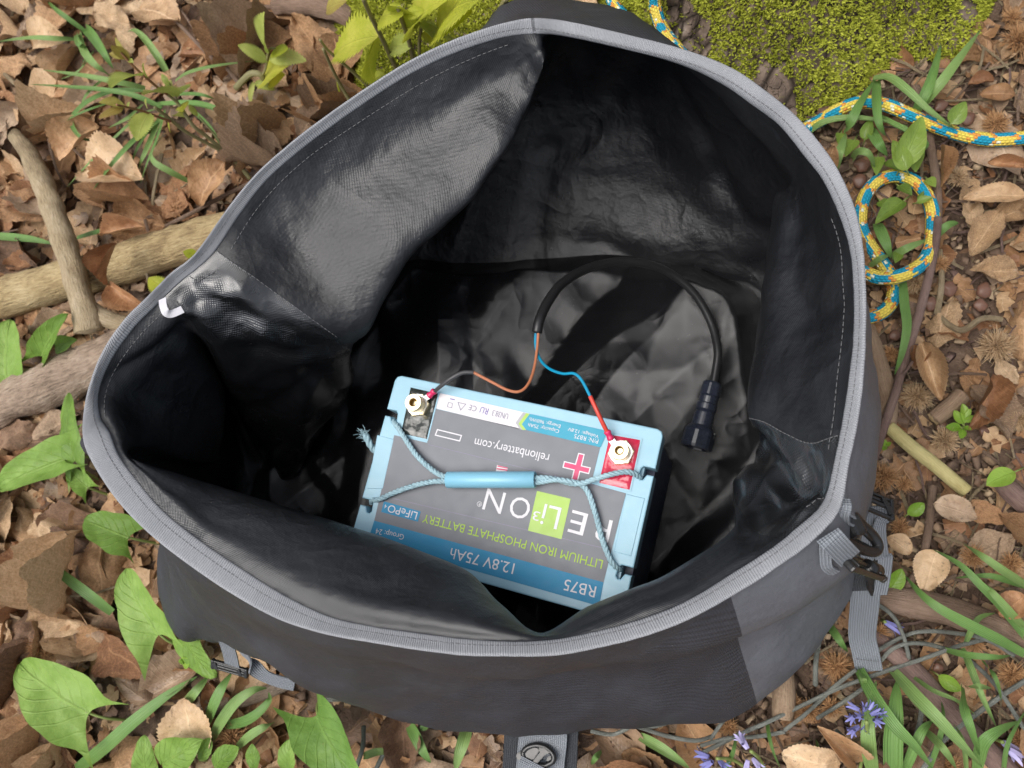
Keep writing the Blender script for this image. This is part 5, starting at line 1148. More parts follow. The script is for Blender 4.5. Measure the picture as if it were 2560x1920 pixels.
clump(LT, (1170, 1500), [[.020, (960, 1050), (1050, 1220), (1180, 1400), (1300, 1520), (1420, 1670)], [.020, (1170, 1065), (1290, 1200), (1430, 1340), (1580, 1500), (1720, 1650)], [.028, (1165, 1690), (1165, 1500), (1180, 1300), (1192, 1120)], [.022, (1045, 1690), (1020, 1520), (1020, 1350), (1065, 1120)], [.015, (1590, 1150), (1600, 1280), (1650, 1420), (1705, 1580)], [.012, (1590, 920), (1650, 1060), (1720, 1230), (1805, 1400)], [.018, (1690, 1660), (1720, 1520), (1800, 1440), (1940, 1370)], [.010, (1630, 1150), (1700, 1150), (1780, 1165)], [.016, (1230, 1680), (1290, 1530), (1350, 1420), (1410, 1370)], [.012, (1370, 1430), (1480, 1540), (1560, 1660)], [.010, (1500, 925), (1640, 958), (1800, 970), (1900, 962)]], 'big clump of broad bluebell leaves at lower right', .014, h=.055)
clump(LT, (870, 900), [[.013, (765, 765), (810, 830), (850, 890), (890, 940)], [.012, (950, 1040), (980, 1110), (1000, 1160)]], 'short green blades behind the hanging strap', h=.03)
clump(LT, (430, 1500), [[.006, (390, 1360), (400, 1450), (425, 1550), (470, 1660)]], 'thin upright green blade below the lower right corner of the bag', h=.03)
clump(lambda x, y, z=.03: P(735 + x * .3907, 1253 + y * .3907, z), (420, 880), [[.013, (385, 805), (420, 870), (460, 950), (500, 1010)], [.014, (700, 820), (680, 890), (655, 970), (635, 1060)], [.009, (480, 800), (440, 830)], [.009, (130, 975), (210, 950), (300, 945)], [.007, (1440, 940), (1410, 980), (1390, 1020)], [.011, (1660, 865), (1760, 920), (1850, 980), (1930, 1040)]], 'green blades peeping out along the bottom edge of the bag', h=.02)
# arum leaves
def arum(name_label, leaves, fn, mat='arum', group='broad arrow shaped leaves', cat='plant'):
    o = empty('arum_plant', fn(*leaves[0][0], 0), name_label, cat, group)
    for k, lf in enumerate(leaves):
        b, tp, wsc, roll = lf[:4]; hb, ht = (lf[4:6] if len(lf) >= 6 else (.045, .06)); shp = lf[6] if len(lf) > 6 else 'arrow'
        wf = {'arrow': w_arrow, 'oval': w_oval, 'ovate': w_ovate}[shp]
        s_ = leaf_shape(22, 6, wf, curl=.10 * (-1) ** k, arch=.05, fold=.10, lobe=.42 if shp == 'arrow' else .04, wave=.02, seed=k * 2.3 + len(name_label), side=-.04, crumple=.03, rag=.035)
        B, T_ = fn(*b, hb), fn(*tp, ht); lo_ = place('leaf', s_, B, T_, roll, M[mat if k % 3 != 2 else mat], o, wsc)
        q = (T_ - B); tube('leaf_stalk', [B + q * .04, B - q * .12 + Vector((0, 0, -.015)), B - q * .25 + Vector((0, 0, -hb))], [.0016, .0018, .002], M['stem_green'], o, 7, 4)
        V = [B + q * t + Vector((0, 0, .05 * .6 * q.length * t * (1 - t) * 4 + .0012)) for t in np.linspace(0, .9, 12)]
    return o
arum('large scalloped arrow shaped leaf lying at lower left', [((545, 1315), (100, 1010), 1.0, .08, .05, .06)], C6c)
arum('two overlapping arrow shaped leaves under the lower left corner of the bag', [((975, 830), (760, 425), 1.05, -.1, .05, .065), ((1130, 850), (1312, 1095), .85, .2, .035, .04)], C6c)
arum('arrow shaped leaf tucked under the left front of the rim', [((790, 232), (510, 120), 1.15, .15, .04, .055)], C6c)
arum('big dark green veined leaf at the bottom left of the bag', [((1945, 1325), (2230, 1800), .95, .1, .05, .07)], C6c, 'arum_dark')
arum('green leaves cut off by the bottom edge left of the veined leaf', [((1000, 1620), (1240, 1480), 1.2, .1, .05, .06, 'ovate'), ((900, 1700), (880, 1450), .9, .25, .04, .06), ((1320, 1640), (1462, 1518), 1.0, -.1, .04, .05, 'oval'), ((1560, 1660), (1548, 1500), .9, .1, .04, .05, 'oval'), ((1775, 1680), (1782, 1468), 1.0, -.1, .04, .05, 'oval'), ((1230, 1600), (1290, 1465), .9, .1, .04, .05, 'oval')], C6c)
arum('cluster of three arrow shaped leaves left of the rim', [((385, 1300), (-20, 1470), .80, .12, .05, .055), ((445, 1310), (392, 905), .72, -.25, .05, .06), ((520, 1470), (400, 1360), 1.1, .15, .03, .04)], C5c)
arum('upright arrow shaped leaf between the two logs', [((250, 690), (388, 440), .62, .3, .05, .09), ], C5c)
arum('small heart shaped leaf beside the end of the forked branch', [((330, 640), (452, 590), 1.25, .1, .05, .05, 'ovate')], C5c)
arum('broad leaf cut off by the left edge above the bark log', [((40, 830), (50, 470), 1.1, .2, .05, .06)], C5c)
# chestnut saplings
def sapling(label, fn, stems, lvs, hfn, mat='chestnut', group='young chestnut saplings', serr=.16):
    o = empty('chestnut_sapling', fn(*stems[0][1][0], 0), label, 'sapling', group)
    for mt_, st, r in stems: tube('stem', [fn(x, y, hfn(x, y)) for x, y in st], r, M[mt_], o, 8, 5)
    for k, lf in enumerate(lvs):
        b, tp, ws = lf[:3]; mt_ = lf[3] if len(lf) > 3 else mat
        s_ = leaf_shape(30, 4, w_chest, curl=.12 * (-1) ** k, arch=.06, fold=.08, wave=.012, serr=serr, seed=k * 1.9, side=-.06)
        place('leaf', s_, fn(*b, hfn(*b)), fn(*tp, hfn(*tp) + .012 * math.sin(k * 2.2)), .22 * math.sin(k * 1.4), M[mt_], o, ws * 1.3)
    return o
h1 = lambda x, y: max(.02, min(.24, .02 + .22 * (1480 - x) / 800))
sapling('leafy sapling with reddish shoots reaching over the leaves at upper left', TLc,
 [('stem_brown', [(1482, 1060), (1420, 985), (1350, 915), (1240, 820), (1140, 740), (1060, 620), (990, 560)], [.0034, .003, .0026, .0018]), ('stem_red', [(990, 560), (900, 490), (820, 420), (750, 350), (700, 290)], [.0018, .0014]), ('stem_brown', [(1350, 915), (1230, 850), (1100, 780), (1000, 700), (915, 635)], [.0026, .0022]), ('stem_brown', [(1350, 915), (1290, 820), (1230, 750), (1180, 690)], [.0016, .001]), ('stem_red', [(1010, 718), (930, 690), (850, 660), (760, 637), (690, 620)], [.0018, .0013]), ('stem_brown', [(1060, 620), (1040, 570), (1020, 520), (980, 460)], [.0014, .001]), ('stem_brown', [(1395, 920), (1370, 790), (1345, 660), (1320, 560)], [.0013, .0010])],
 [((840, 450), (648, 505), 1.1), ((765, 355), (655, 262), .8, 'bronze_leaf'), ((755, 345), (645, 315), 1.0, 'bronze_leaf'), ((745, 330), (680, 225), .7, 'bronze_leaf'), ((760, 350), (790, 372), 1.3), ((1000, 728), (1005, 785), 1.4, 'chestnut_yellow'), ((745, 633), (588, 603), 1.1, 'bronze_leaf'), ((730, 640), (585, 692), .8, 'bronze_leaf'), ((880, 670), (808, 828), 1.35), ((1085, 610), (1080, 655), 1.5, 'chestnut_yellow'), ((1050, 575), (845, 545), 1.2), ((1060, 560), (1112, 490), .9), ((880, 460), (845, 375), .8), ((1000, 505), (955, 438), 1.0), ((1010, 545), (1005, 470), .7), ((870, 640), (860, 585), .9), ((1035, 680), (1095, 690), 1.1), ((1120, 620), (1170, 690), .8), ((1335, 690), (1325, 620), 1.0, 'chestnut_yellow'), ((1345, 680), (1385, 648), .9, 'chestnut_yellow'), ((760, 640), (765, 600), .7)], h1)
h2 = lambda x, y: max(.03, min(.16, .04 + .10 * (520 - y) / 350))
sapling('small sapling with a star of toothed yellow green leaves at top left', TLc, [('stem_brown', [(1400, 520), (1480, 440), (1540, 440), (1560, 470)], [.005, .004]), ('stem_brown', [(1545, 465), (1575, 400), (1585, 330), (1600, 290), (1630, 285)], [.0018, .0014])],
 [((1590, 300), (1552, 78), 1.1), ((1585, 360), (1415, 262), 1.0), ((1595, 350), (1812, 352), .95), ((1605, 320), (1700, 285), 1.2, 'chestnut_yellow'), ((1560, 480), (1702, 375), 1.5, 'chestnut_yellow'), ((1505, 490), (1470, 628), 1.0), ((1510, 490), (1625, 530), .7), ((1590, 500), (1680, 440), 1.2, 'chestnut_yellow')], h2)
TPc = lambda x, y, z=.03: P(691 + x * .3646, y * .3646, z)
h3 = lambda x, y: max(.05, min(.30, .10 + .16 * (460 - y) / 400))
sapling('sapling with large glowing yellow green leaves against the moss behind the rim', TPc, [('stem_brown', [(460, 415), (430, 360), (400, 295), (350, 190), (300, 90), (255, -10)], [.003, .003, .0025]), ('stem_brown', [(552, 350), (540, 290), (515, 200), (490, 130), (465, 50)], [.003, .0025]), ('stem_brown', [(1030, 135), (1060, 70), (1105, -10)], [.003, .003]), ('stem_brown', [(590, 320), (590, 240), (600, 170)], [.0022, .0018]), ('stem_brown', [(300, 525), (200, 430), (100, 345), (40, 290), (0, 235)], [.0022, .002, .0016]), ('stem_brown', [(185, 610), (120, 500), (70, 400), (20, 290)], [.0026, .002])],
 [((345, 215), (65, 315), 1.2, 'chestnut_yellow'), ((325, 235), (300, 470), 1.0, 'chestnut_yellow'), ((545, 215), (725, -30), .9, 'chestnut_yellow'), ((560, 170), (415, 10), .8, 'chestnut_yellow'), ((590, 150), (735, 285), 1.1), ((650, 140), (790, 250), 1.0), ((690, 180), (880, 60), 1.3, 'chestnut_yellow'), ((740, 120), (930, -20), 1.3, 'chestnut_yellow'), ((545, 270), (400, 290), 1.1), ((350, 120), (480, 75), 1.2, 'chestnut_yellow'), ((400, 462), (262, 470), .9, 'chestnut_yellow'), ((500, 90), (620, 60), 1.2, 'chestnut_yellow'), ((600, 200), (700, 260), 1.1, 'chestnut_yellow'), ((120, 540), (95, 470), .9, 'chestnut_yellow'), ((40, 60), (150, 5), 1.2, 'bronze_leaf')], h3, 'chestnut')
for k, (b, tp, lab) in enumerate([((985, 310), (880, 225), 'yellow toothed leaf poking out under the rim at left, lower one'), ((1170, 20 + 80), (1085, 70), 'yellow toothed leaf poking out under the rim at left, upper one')]):
    o = empty('leaf_shoot', C5c(*b, .06), lab, 'leaf', 'yellow toothed leaves at the rim'); s_ = leaf_shape(30, 4, w_chest, arch=.05, fold=.1, serr=.14, seed=k)
    place('leaf', s_, C5c(*b, .14), C5c(*tp, .15), .2, M['chestnut_yellow'], o, 1.9); tube('stem', [C5c(*b, .14), C5c(b[0] + 60, b[1] - 30, .08), C5c(b[0] + 100, b[1] - 60, .02)], .0013, M['stem_green'], o, 6, 3)
# bluebell flowers
def bluebell(label, fn, bells, stalk, h=.06, mat='petal'):
    o = empty('bluebell_flower', fn(*stalk[0], 0), label, 'flower', 'bluebell flowers')
    tube('stalk', [fn(x, y, .015 + h * i / max(1, len(stalk) - 1)) for i, (x, y) in enumerate(stalk)], .0018, M['stem_green'], o, 7, 4)
    for k, (x, y, dx, dy, s) in enumerate(bells):
        c0 = fn(x, y, h + .012 * math.sin(k * 2)); d = (fn(x + dx, y + dy, h - .004) - c0); L = s * .62; d.normalize(); a = d.cross(Vector((0, 0, 1))).normalized(); b = a.cross(d); V, F, U = [], [], []
        for p6 in range(6):
            th = 2 * math.pi * p6 / 6 + k; o0 = len(V)
            for i, (q, r, wd) in enumerate(((0, .12, .10), (.35, .20, .12), (.75, .26, .11), (.95, .42, .07), (1.0, .56, .01))):
                rad = (a * math.cos(th) + b * math.sin(th)); tn = (-a * math.sin(th) + b * math.cos(th))
                for sgn_ in (-1, 1): V.append(c0 + d * L * q + rad * L * r + tn * sgn_ * wd * L); U.append((q, .5 + sgn_ * .5))
            for i in range(4): F.append((o0 + 2 * i, o0 + 2 * i + 1, o0 + 2 * i + 3, o0 + 2 * i + 2))
        link('bell', mesh('bell', V, F, U), o, M[mat])
    return o
bluebell('dense violet blue bluebell flower head below the strap tip', LT, [(960, 1300, -60, -30, .018), (930, 1340, -40, 30, .018), (990, 1320, 10, -60, .016), (1030, 1330, 60, -30, .018), (1050, 1360, 60, 30, .018), (1000, 1370, -10, 50, .018), (960, 1400, -60, 40, .018), (930, 1425, -30, 30, .016), (1020, 1300, 30, -50, .015), (1070, 1330, 40, -10, .015), (980, 1345, -30, -10, .016)], [(960, 1690), (985, 1560), (1005, 1450), (1005, 1370)], .07)
bluebell('pale bluebell flowers on a bent stalk at the bottom edge', LT, [(270, 1540, -60, -90, .024), (240, 1510, -30, -60, .02), (300, 1600, 50, 60, .02), (270, 1610, -10, 60, .02)], [(390, 1690), (340, 1600), (290, 1555)], .06, 'petal_pale')
bluebell('lilac bluebell flowers cut off at the bottom edge right of the webbing tab', LT, [(30, 1590, -70, -20, .022), (50, 1620, -60, 30, .022), (90, 1610, 30, 30, .02), (20, 1640, -40, 40, .02)], [(250, 1650), (170, 1605), (80, 1600)], .06)
bluebell('fallen lilac bluebell flower near the lower right corner', LT, [(1850, 1500, 90, 60, .03), (1880, 1540, 80, 60, .03)], [(1800, 1480), (1850, 1500)], .02, 'petal_pale')
bluebell('tiny blue and violet bud lying beside the strap', LT, [(1120, 755, 90, 50, .026)], [(1100, 745), (1120, 755)], .02, 'petal')
# small green plants at right
def ovals(label, fn, items, mat='oval_leaf', group='small green leaves on the soil', h=.02, shape=w_oval, nm='green_seedling', cat='plant'):
    o = empty(nm, fn(*items[0][0], 0), label, cat, group)
    for k, (b, tp, ws) in enumerate(items):
        s_ = leaf_shape(14, 4, shape, arch=.06, fold=.10, seed=k, curl=.1, wave=.01); place('leaf', s_, fn(*b, h), fn(*tp, h + .006), .25 * math.sin(k * 3 + 1), M[mat], o, ws)
        tube('leaf_stalk', [fn(*b, h), fn(b[0] * 2.0 - tp[0] * 1.0 if False else b[0] + (b[0] - tp[0]) * .35, b[1] + (b[1] - tp[1]) * .35, .004)], .0008, M['stem_green'], o, 6, 2)
    return o
ovals('bright oval leaf beside the black buckle on the right', LT, [((1260, 90), (1362, 20), 1.15)])
ovals('lime green leaf beside the folded strap', LT, [((1135, 570), (1225, 425), 1.0)])
ovals('bright green oval leaf beneath the grey arching twigs', LT, [((1450, 1085), (1592, 1180), 1.0)])
ovals('green oval leaf with a long stalk near the right edge', R3c, [((1840, 1375), (1672, 1455), 1.0)])
ovals('tiny many leaved seedling on the right hand soil', R3c, [((1540, 1090), (1530, 970), .8), ((1530, 1090), (1480, 1010), .9), ((1545, 1080), (1600, 1040), .9), ((1520, 1110), (1430, 1110), .9), ((1540, 1110), (1585, 1125), .9), ((1530, 1120), (1520, 1180), 1.0), ((1540, 1060), (1580, 1000), .8)])
ovals('tiny green sprout between burrs right of the bag', R3c, [((1075, 1220), (1050, 1180), 1.0), ((1080, 1220), (1110, 1200), 1.0), ((1075, 1225), (1060, 1250), .9)])
ovals('yellow green ivy like leaf beside the rope near the trunk', R2c, [((1700, 735), (1788, 600), 1.1)], 'ivy', h=.05, shape=w_ovate)
ovals('tall pale green pointed leaf rising behind the rope loop', R2c, [((1400, 990), (1530, 690), .75), ((1440, 1010), (1355, 830), .8)], 'ivy', h=.05, shape=w_ovate)
ovals('trailing green ivy sprig between the rim and the rope loop', R2c, [((1130, 830), (1075, 930), 1.0), ((1190, 830), (1230, 700), .9), ((1270, 930), (1260, 1040), .9), ((1310, 960), (1390, 1010), 1.0), ((1470, 880), (1495, 1020), 1.1), ((1050, 790), (1035, 860), 1.0)], 'ivy', h=.03, shape=w_ovate)
ovals('green leaves lying inside the rope loop', R2c, [((1420, 1190), (1250, 1330), .75), ((1390, 1100), (1470, 1160), 1.1), ((1280, 1190), (1330, 1240), 1.2), ((1500, 1200), (1600, 1170), .9), ((1510, 1190), (1540, 1130), .9), ((1390, 1500), (1370, 1560), 1.1), ((1560, 1060), (1610, 1110), 1.2)], 'ivy', h=.03, shape=w_ovate)
ovals('green bud on the soil below the arum leaves', C6c, [((1120, 1005), (1170, 985), 1.5), ((1125, 1010), (1110, 975), 1.3)], 'oval_leaf', h=.03)
clump(TLc, (300, 500), [[.006, (700, 600), (560, 640), (420, 700), (300, 790)], [.006, (850, 620), (760, 700), (640, 760)], [.006, (900, 760), (820, 880), (770, 1000)], [.007, (560, 300), (470, 420), (360, 470)], [.006, (1150, 660), (1250, 760), (1330, 900)], [.006, (620, 470), (520, 560), (470, 660)], [.006, (1000, 560), (1180, 560), (1300, 600)]], 'thin scattered grass blades under the reddish sapling', .006, h=.05)
clump(LT, (1500, 1100), [[.008, (1380, 1700), (1450, 1500), (1480, 1350), (1470, 1250)], [.008, (1620, 1690), (1600, 1500), (1540, 1380)], [.007, (1850, 1680), (1880, 1500), (1990, 1300)], [.007, (1300, 1100), (1420, 1180), (1560, 1240), (1680, 1330)], [.007, (1720, 1000), (1800, 1100), (1840, 1240)], [.007, (650, 1690), (700, 1560), (690, 1480)], [.007, (120, 1690), (180, 1560), (200, 1440)]], 'thin grass blades between the twigs at lower right', .008, h=.04)
# dead leaves, one by one, kept off the wood, the rope and the plants
CLEAR = {}
def keep(pts, r):
    for q in pts:
        for i in range(int(math.floor((q[0] - r) / .02)), int(math.floor((q[0] + r) / .02)) + 1):
            for j in range(int(math.floor((q[1] - r) / .02)), int(math.floor((q[1] + r) / .02)) + 1):
                if math.hypot(i * .02 + .01 - q[0], j * .02 + .01 - q[1]) < r + .01: CLEAR[(i, j)] = max(CLEAR.get((i, j), 0), r)
keep([tuple(Tc(x, y, 0)) for x in (500, 900, 1300, 1750) for y in (300, 600, 900, 1200)], .02)
clear = lambda x, y: (int(math.floor(x / .02)), int(math.floor(y / .02))) in CLEAR
for o in list(COL.objects):
    if o.type != 'MESH': continue
    rt_ = o.parent or o; nm = rt_.name.split('.')[0]
    if nm in ('log', 'branch', 'stick', 'rope', 'twig', 'arum_plant', 'bluebell_flower', 'chestnut_sapling', 'green_seedling', 'bluebell_plant', 'leaf_shoot', 'root') and o.name.split('.')[0] != 'stem':
        co = np.empty(len(o.data.vertices) * 3, np.float32); o.data.vertices.foreach_get('co', co); keep(co.reshape(-1, 3)[::3], .006)
CURLS = [dict(curl=.55, arch=.10, fold=-.1, wave=.035), dict(curl=-.4, arch=.14, fold=.1, wave=.045), dict(curl=.2, arch=-.06, fold=.25, wave=.06, twist_=.6), dict(curl=.08, arch=.03, wave=.035), dict(curl=-.12, arch=.06, fold=-.12, wave=.06), dict(curl=1.1, arch=.08, fold=.2, wave=.03), dict(curl=.1, arch=.15, fold=.2, twist_=-.6, wave=.05), dict(curl=-.7, arch=.04, fold=.0, wave=.04), dict(curl=.3, arch=-.1, fold=.4, wave=.06, side=.18), dict(curl=-.25, arch=.0, fold=.45, wave=.06, side=.12)]
FORM = ['curled', 'arched', 'twisted', 'flat', 'crinkled', 'rolled', 'twisted', 'humped', 'folded', 'folded']
SH = []
for k, kw in enumerate(CURLS):
    for v, wf in enumerate((lambda t: w_chest(t) * 1.25, w_oval)):
        s_ = leaf_shape(26, 4, wf, serr=(.02, .05, .035)[k % 3] if v == 0 else .012, seed=k * 3 + v, crumple=.13, rag=.10, **kw)
        me = mesh('dead_leaf', s_[0], s_[1], s_[2]); me.materials.append(DEAD['tan']); SH.append((me, FORM[k], v))
LAND = [('bluebell tuft at top left', P(195, 80)), ('top left corner', P(40, 30)), ('small star leaved sapling', P(560, 110)), ('reddish sapling', P(330, 260)), ('forked branch', P(70, 380)), ('barkless log', P(260, 470)), ('left rim of the bag', P(430, 430)), ('flaking log', P(100, 760)), ('arum cluster at left', P(60, 1000)), ('lower left arum leaf', P(130, 1470)), ('arum pair under the bag corner', P(300, 1280)), ('left strap', P(470, 1480)), ('bottom left corner', P(40, 1620)), ('big veined leaf', P(640, 1600)), ('bottom edge of the bag', P(950, 1620)), ('webbing tab', P(1260, 1620)), ('blue flower head', P(1860, 1540)), ('large bluebell clump', P(1960, 1560)), ('hanging strap', P(1850, 1380)), ('grey twigs', P(2050, 1400)), ('right edge', P(2190, 1250)), ('black buckles', P(1960, 1120)), ('pale green stick', P(2020, 1000)), ('thin purple stick', P(1960, 760)), ('rope loop', P(1980, 460)), ('rope at the right edge', P(2180, 320)), ('mossy trunk', P(2050, 170)), ('top right corner', P(2190, 40)), ('mossy root', P(800, 180)), ('top edge twigs', P(430, 60)), ('lower right corner', P(2190, 1620)), ('bottom edge grass blades', P(760, 1600))]
USED = {}
def land_label(size, colour, form, p):
    ds = sorted(LAND, key=lambda q: (q[1] - Vector((p.x, p.y, 0))).length); a, b = ds[0][0], ds[1][0]
    opts = [f'{size} {colour} {form} dead leaf by the {a}', f'{size} {colour} {form} dead leaf between {a} and {b}', f'{size} {colour} {form} leaf beside the {a}, toward the {ds[2][0]}', f'{colour} {form} leaf of {size} size near the {b}', f'{colour} {form} dead leaf, {size}, just off the {a}', f'{colour} {size} leaf, {form}, close to the {ds[2][0]}']
    opts = [o for o in opts if len(o.split()) <= 16]; lab = next((o for o in opts if o not in USED), opts[0])
    USED[lab] = 1; return lab
def in_bag(x, y, mg=0.0):
    q = [(-.70, .0), (-.67, -.06), (-.52, -.10), (-.36, -.15), (-.15, -.15), (.02, -.13), (.10, -.05), (.145, .06), (.15, .20), (.12, .32), (.06, .42), (-.05, .51), (-.15, .57), (-.28, .56), (-.42, .50), (-.56, .36), (-.62, .22), (-.66, .12)]
    c_ = False; k = len(q)
    for i in range(k):
        (x1, y1), (x2, y2) = q[i], q[(i + 1) % k]
        if (y1 > y) != (y2 > y) and x < (x2 - x1) * (y - y1) / (y2 - y1) + x1: c_ = not c_
    return c_
RIMPOLY = [(p[0], p[1]) for p in RIM_O]
SILH = [(338, 1200), (385, 1371), (460, 1376), (600, 1468), (840, 1550), (1100, 1576), (1350, 1570), (1640, 1530), (1800, 1330), (1880, 1150), (1888, 800), (1868, 620), (1700, 245), (1300, 18), (1170, 5), (1000, 60), (500, 440), (195, 830), (182, 950), (320, 1150)]
def hidden(x, y):
    c_ = False; k = len(SILH)
    for i in range(k):
        (x1, y1), (x2, y2) = SILH[i], SILH[(i + 1) % k]
        if (y1 > y) != (y2 > y) and x < (x2 - x1) * (y - y1) / (y2 - y1) + x1: c_ = not c_
    return c_
def in_tree(x, y):
    return (Vector((x, y, 0)) - TC).length < foot_r(math.atan2(y - TC.y, x - TC.x)) + .01
def set_leaf(me, p, L, yaw, pitch, roll, colour, label, group):
    o = bpy.data.objects.new('dead_leaf', me); COL.objects.link(o); o.location = p; o.rotation_euler = (roll, pitch, yaw); o.scale = (L, L, L)
    o.material_slots[0].link = 'OBJECT'; o.material_slots[0].material = DEAD[colour]; return tag(o, label, 'leaf', group)
GRP = 'dead leaves littering the ground'
HAND = [  # base, tip, width, colour, curl settings, label, heights
 (C6c, (1235, 1600), (1140, 1215), 1.5, 'pale', dict(curl=.25, arch=.08, wave=.04), 'large pale dead leaf with netted veins behind the bottom left arum leaves', (.02, .045), w_oval),
 (C6c, (940, 1260), (690, 1075), .9, 'grey brown', dict(curl=-.3, arch=.1, wave=.03), 'smooth brown dead leaf crossed by the wide green blade', (.02, .03), w_chest),
 (LT, (840, 1620), (480, 1560), 1.35, 'pale', dict(curl=.5, arch=.25, wave=.06), 'large curled tan leaf between the bluebells at the bottom', (.025, .03), w_oval),
 (LT, (700, 1400), (930, 1620), 1.0, 'tan', dict(curl=1.2, arch=.15, wave=.05), 'rolled tan leaf leaning on the large curled leaf at the bottom', (.05, .02), w_chest),
 (LT, (1440, 310), (1355, 580), 1.15, 'pale', dict(curl=.2, arch=.05, wave=.02), 'pale pink brown pointed leaf with small holes near the strap', (.025, .02), w_ovate),
 (LT, (1420, 20), (1690, 112), .95, 'grey brown', dict(curl=.3, arch=.1, wave=.02), 'grey purple glossy leaf with a pointed tip above the strap', (.03, .02), w_ovate),
 (LT, (1130, 230), (1280, 330), 1.3, 'pale', dict(curl=.3, arch=.1, wave=.03), 'ragged pale leaf just right of the carabiner hook', (.02, .02), w_oval),
 (R3c, (1285, 610), (1400, 955), 1.0, 'pale', dict(curl=.8, arch=.06, fold=.2, wave=.03), 'long folded shiny pale leaf right of the thin stick', (.03, .025), w_chest),
 (R3c, (1290, 640), (1250, 760), 1.3, 'russet', dict(curl=.9, arch=.1), 'small rolled russet leaf beside the folded shiny leaf', (.02, .025), w_oval),
 (R3c, (1720, 800), (1560, 1130), .9, 'russet', dict(curl=.9, arch=.1, wave=.08), 'torn russet leaf behind the tiny seedling', (.02, .02), w_chest),
 (R2c, (2140, 1160), (1770, 1180), .95, 'pale', dict(curl=.3, arch=.08, wave=.02), 'long pale pinkish leaf at the right edge below the rope', (.02, .02), w_chest),
 (R2c, (1920, 965), (2160, 990), .9, 'russet', dict(curl=.7, arch=.1, wave=.04), 'narrow russet leaf at the right edge just under the rope', (.03, .03), w_chest),
 (R2c, (1640, 870), (1640, 1110), .7, 'tan', dict(curl=1.0, arch=.1, wave=.05), 'curled tan leaf hanging beside the dark brown stick', (.03, .03), w_chest),
 (R2c, (1800, 500), (1955, 480), 1.0, 'russet', dict(curl=.5, arch=.1, wave=.04), 'small orange brown leaf above the rope near the trunk', (.02, .02), w_oval),
 (R2c, (1870, 560), (2080, 560), .9, 'tan', dict(curl=.3, arch=.1, wave=.04), 'tan lobed leaf above the rope at the right', (.02, .02), w_oval),
 (R2c, (1010, 860), (960, 1000), 1.2, 'tan', dict(curl=.3, arch=.1, wave=.04), 'tan leaf touching the rim beside the green blades', (.06, .03), w_oval),
 (C5c, (690, 20), (640, 270), .9, 'russet', dict(curl=1.3, arch=.2, twist_=.8, wave=.04), 'curled russet leaf hanging over the barkless log', (.085, .07), w_chest),
 (C5c, (650, 260), (860, 400), .95, 'russet', dict(curl=.8, arch=.15, wave=.04), 'spotted russet leaf below the barkless log', (.07, .05), w_oval),
 (TLc, (200, 290), (390, 230), 1.4, 'pale', dict(curl=.4, arch=.2, wave=.04), 'blocky pale leaf left of the bluebell tuft', (.04, .05), w_oval),
 (TLc, (830, 60), (1060, 130), 1.4, 'pale', dict(curl=.3, arch=.1, wave=.04), 'pale rounded leaf at the top beside the bent green blade', (.05, .05), w_oval),
 (TLc, (850, 1060), (500, 1010), 1.3, 'pale', dict(curl=.5, arch=.15, wave=.04), 'pale leaf with light blotches under the loose green tuft', (.04, .05), w_oval),
 (TLc, (1180, 1220), (1340, 950), 1.1, 'tan', dict(curl=.4, arch=.1, wave=.06), 'tan leaf below the sapling stem near the rim', (.04, .05), w_oval),
 (TLc, (580, 740), (350, 950), 1.2, 'tan', dict(curl=.6, arch=.1, wave=.05), 'tan leaf in the curve of the bent green blade', (.03, .04), w_oval),
 (TLc, (850, 1345), (600, 1395), .9, 'russet', dict(curl=.8, arch=.1, wave=.05), 'russet curled leaf lying against the barkless log', (.06, .06), w_chest),
 (LT, (1990, 590), (1830, 720), 1.4, 'russet', dict(curl=.3, arch=.1, wave=.04), 'yellow brown leaf at the right edge among green blades', (.04, .04), w_oval),
]
for k, (fn, b, tp, ws, colour, kw, lab, hs, wf) in enumerate(HAND):
    s_ = leaf_shape(34, 5, wf, serr=.03, seed=k * 2.7, crumple=.06, **kw)
    tag(place('dead_leaf', s_, fn(*b, hs[0]), fn(*tp, hs[1]), .25 * math.sin(k * 1.9), DEAD[colour], None, ws), lab, 'leaf', GRP); USED[lab] = 1
rn = random.Random(21); nl = 0; cells = {}
weights = [('tan', .33), ('pale', .29), ('russet', .13), ('dark brown', .14), ('grey brown', .13)]
tries = 0
while nl < 272 and tries < 20000:
    tries += 1
    x, y = rn.uniform(-40, 2250), rn.uniform(-40, 1700)
    if hidden(x, y): continue
    right = x > 1860 and y < 1300
    if right and rn.random() > .22: continue
    if x > 1500 and y > 1300 and rn.random() > .45: continue
    p = P(x, y, .012)
    if in_bag(p.x, p.y) or in_tree(p.x, p.y) or root_z(p.x, p.y) > 0: continue
    yaw = rn.uniform(0, 6.283); dxy = Vector((math.cos(yaw), math.sin(yaw), 0))
    if sum(clear(*(p + dxy * q)[:2]) for q in (-.035, 0, .035)) > (0 if tries < 9000 else 1): continue
    key = (int(x // 55), int(y // 55))
    if cells.get(key, 0) >= (1 if right else 2): continue
    cells[key] = cells.get(key, 0) + 1
    colour = rn.choices([q[0] for q in weights], [q[1] for q in weights])[0]
    me, form, v = SH[rn.randrange(len(SH))]; L = rn.uniform(.055, .118) * (.6 if right else 1)
    p.z = gz(p.x, p.y) + .012 + rn.random() * .018 * (.4 if right else 1)
    size = 'small' if L < .075 else ('medium' if L < .105 else 'large')
    p -= Vector((math.cos(yaw), math.sin(yaw), 0)) * L * .5
    set_leaf(me, p, L, yaw, rn.gauss(0, .09), rn.gauss(0, .18), colour, land_label(size, colour, form, p), GRP); nl += 1
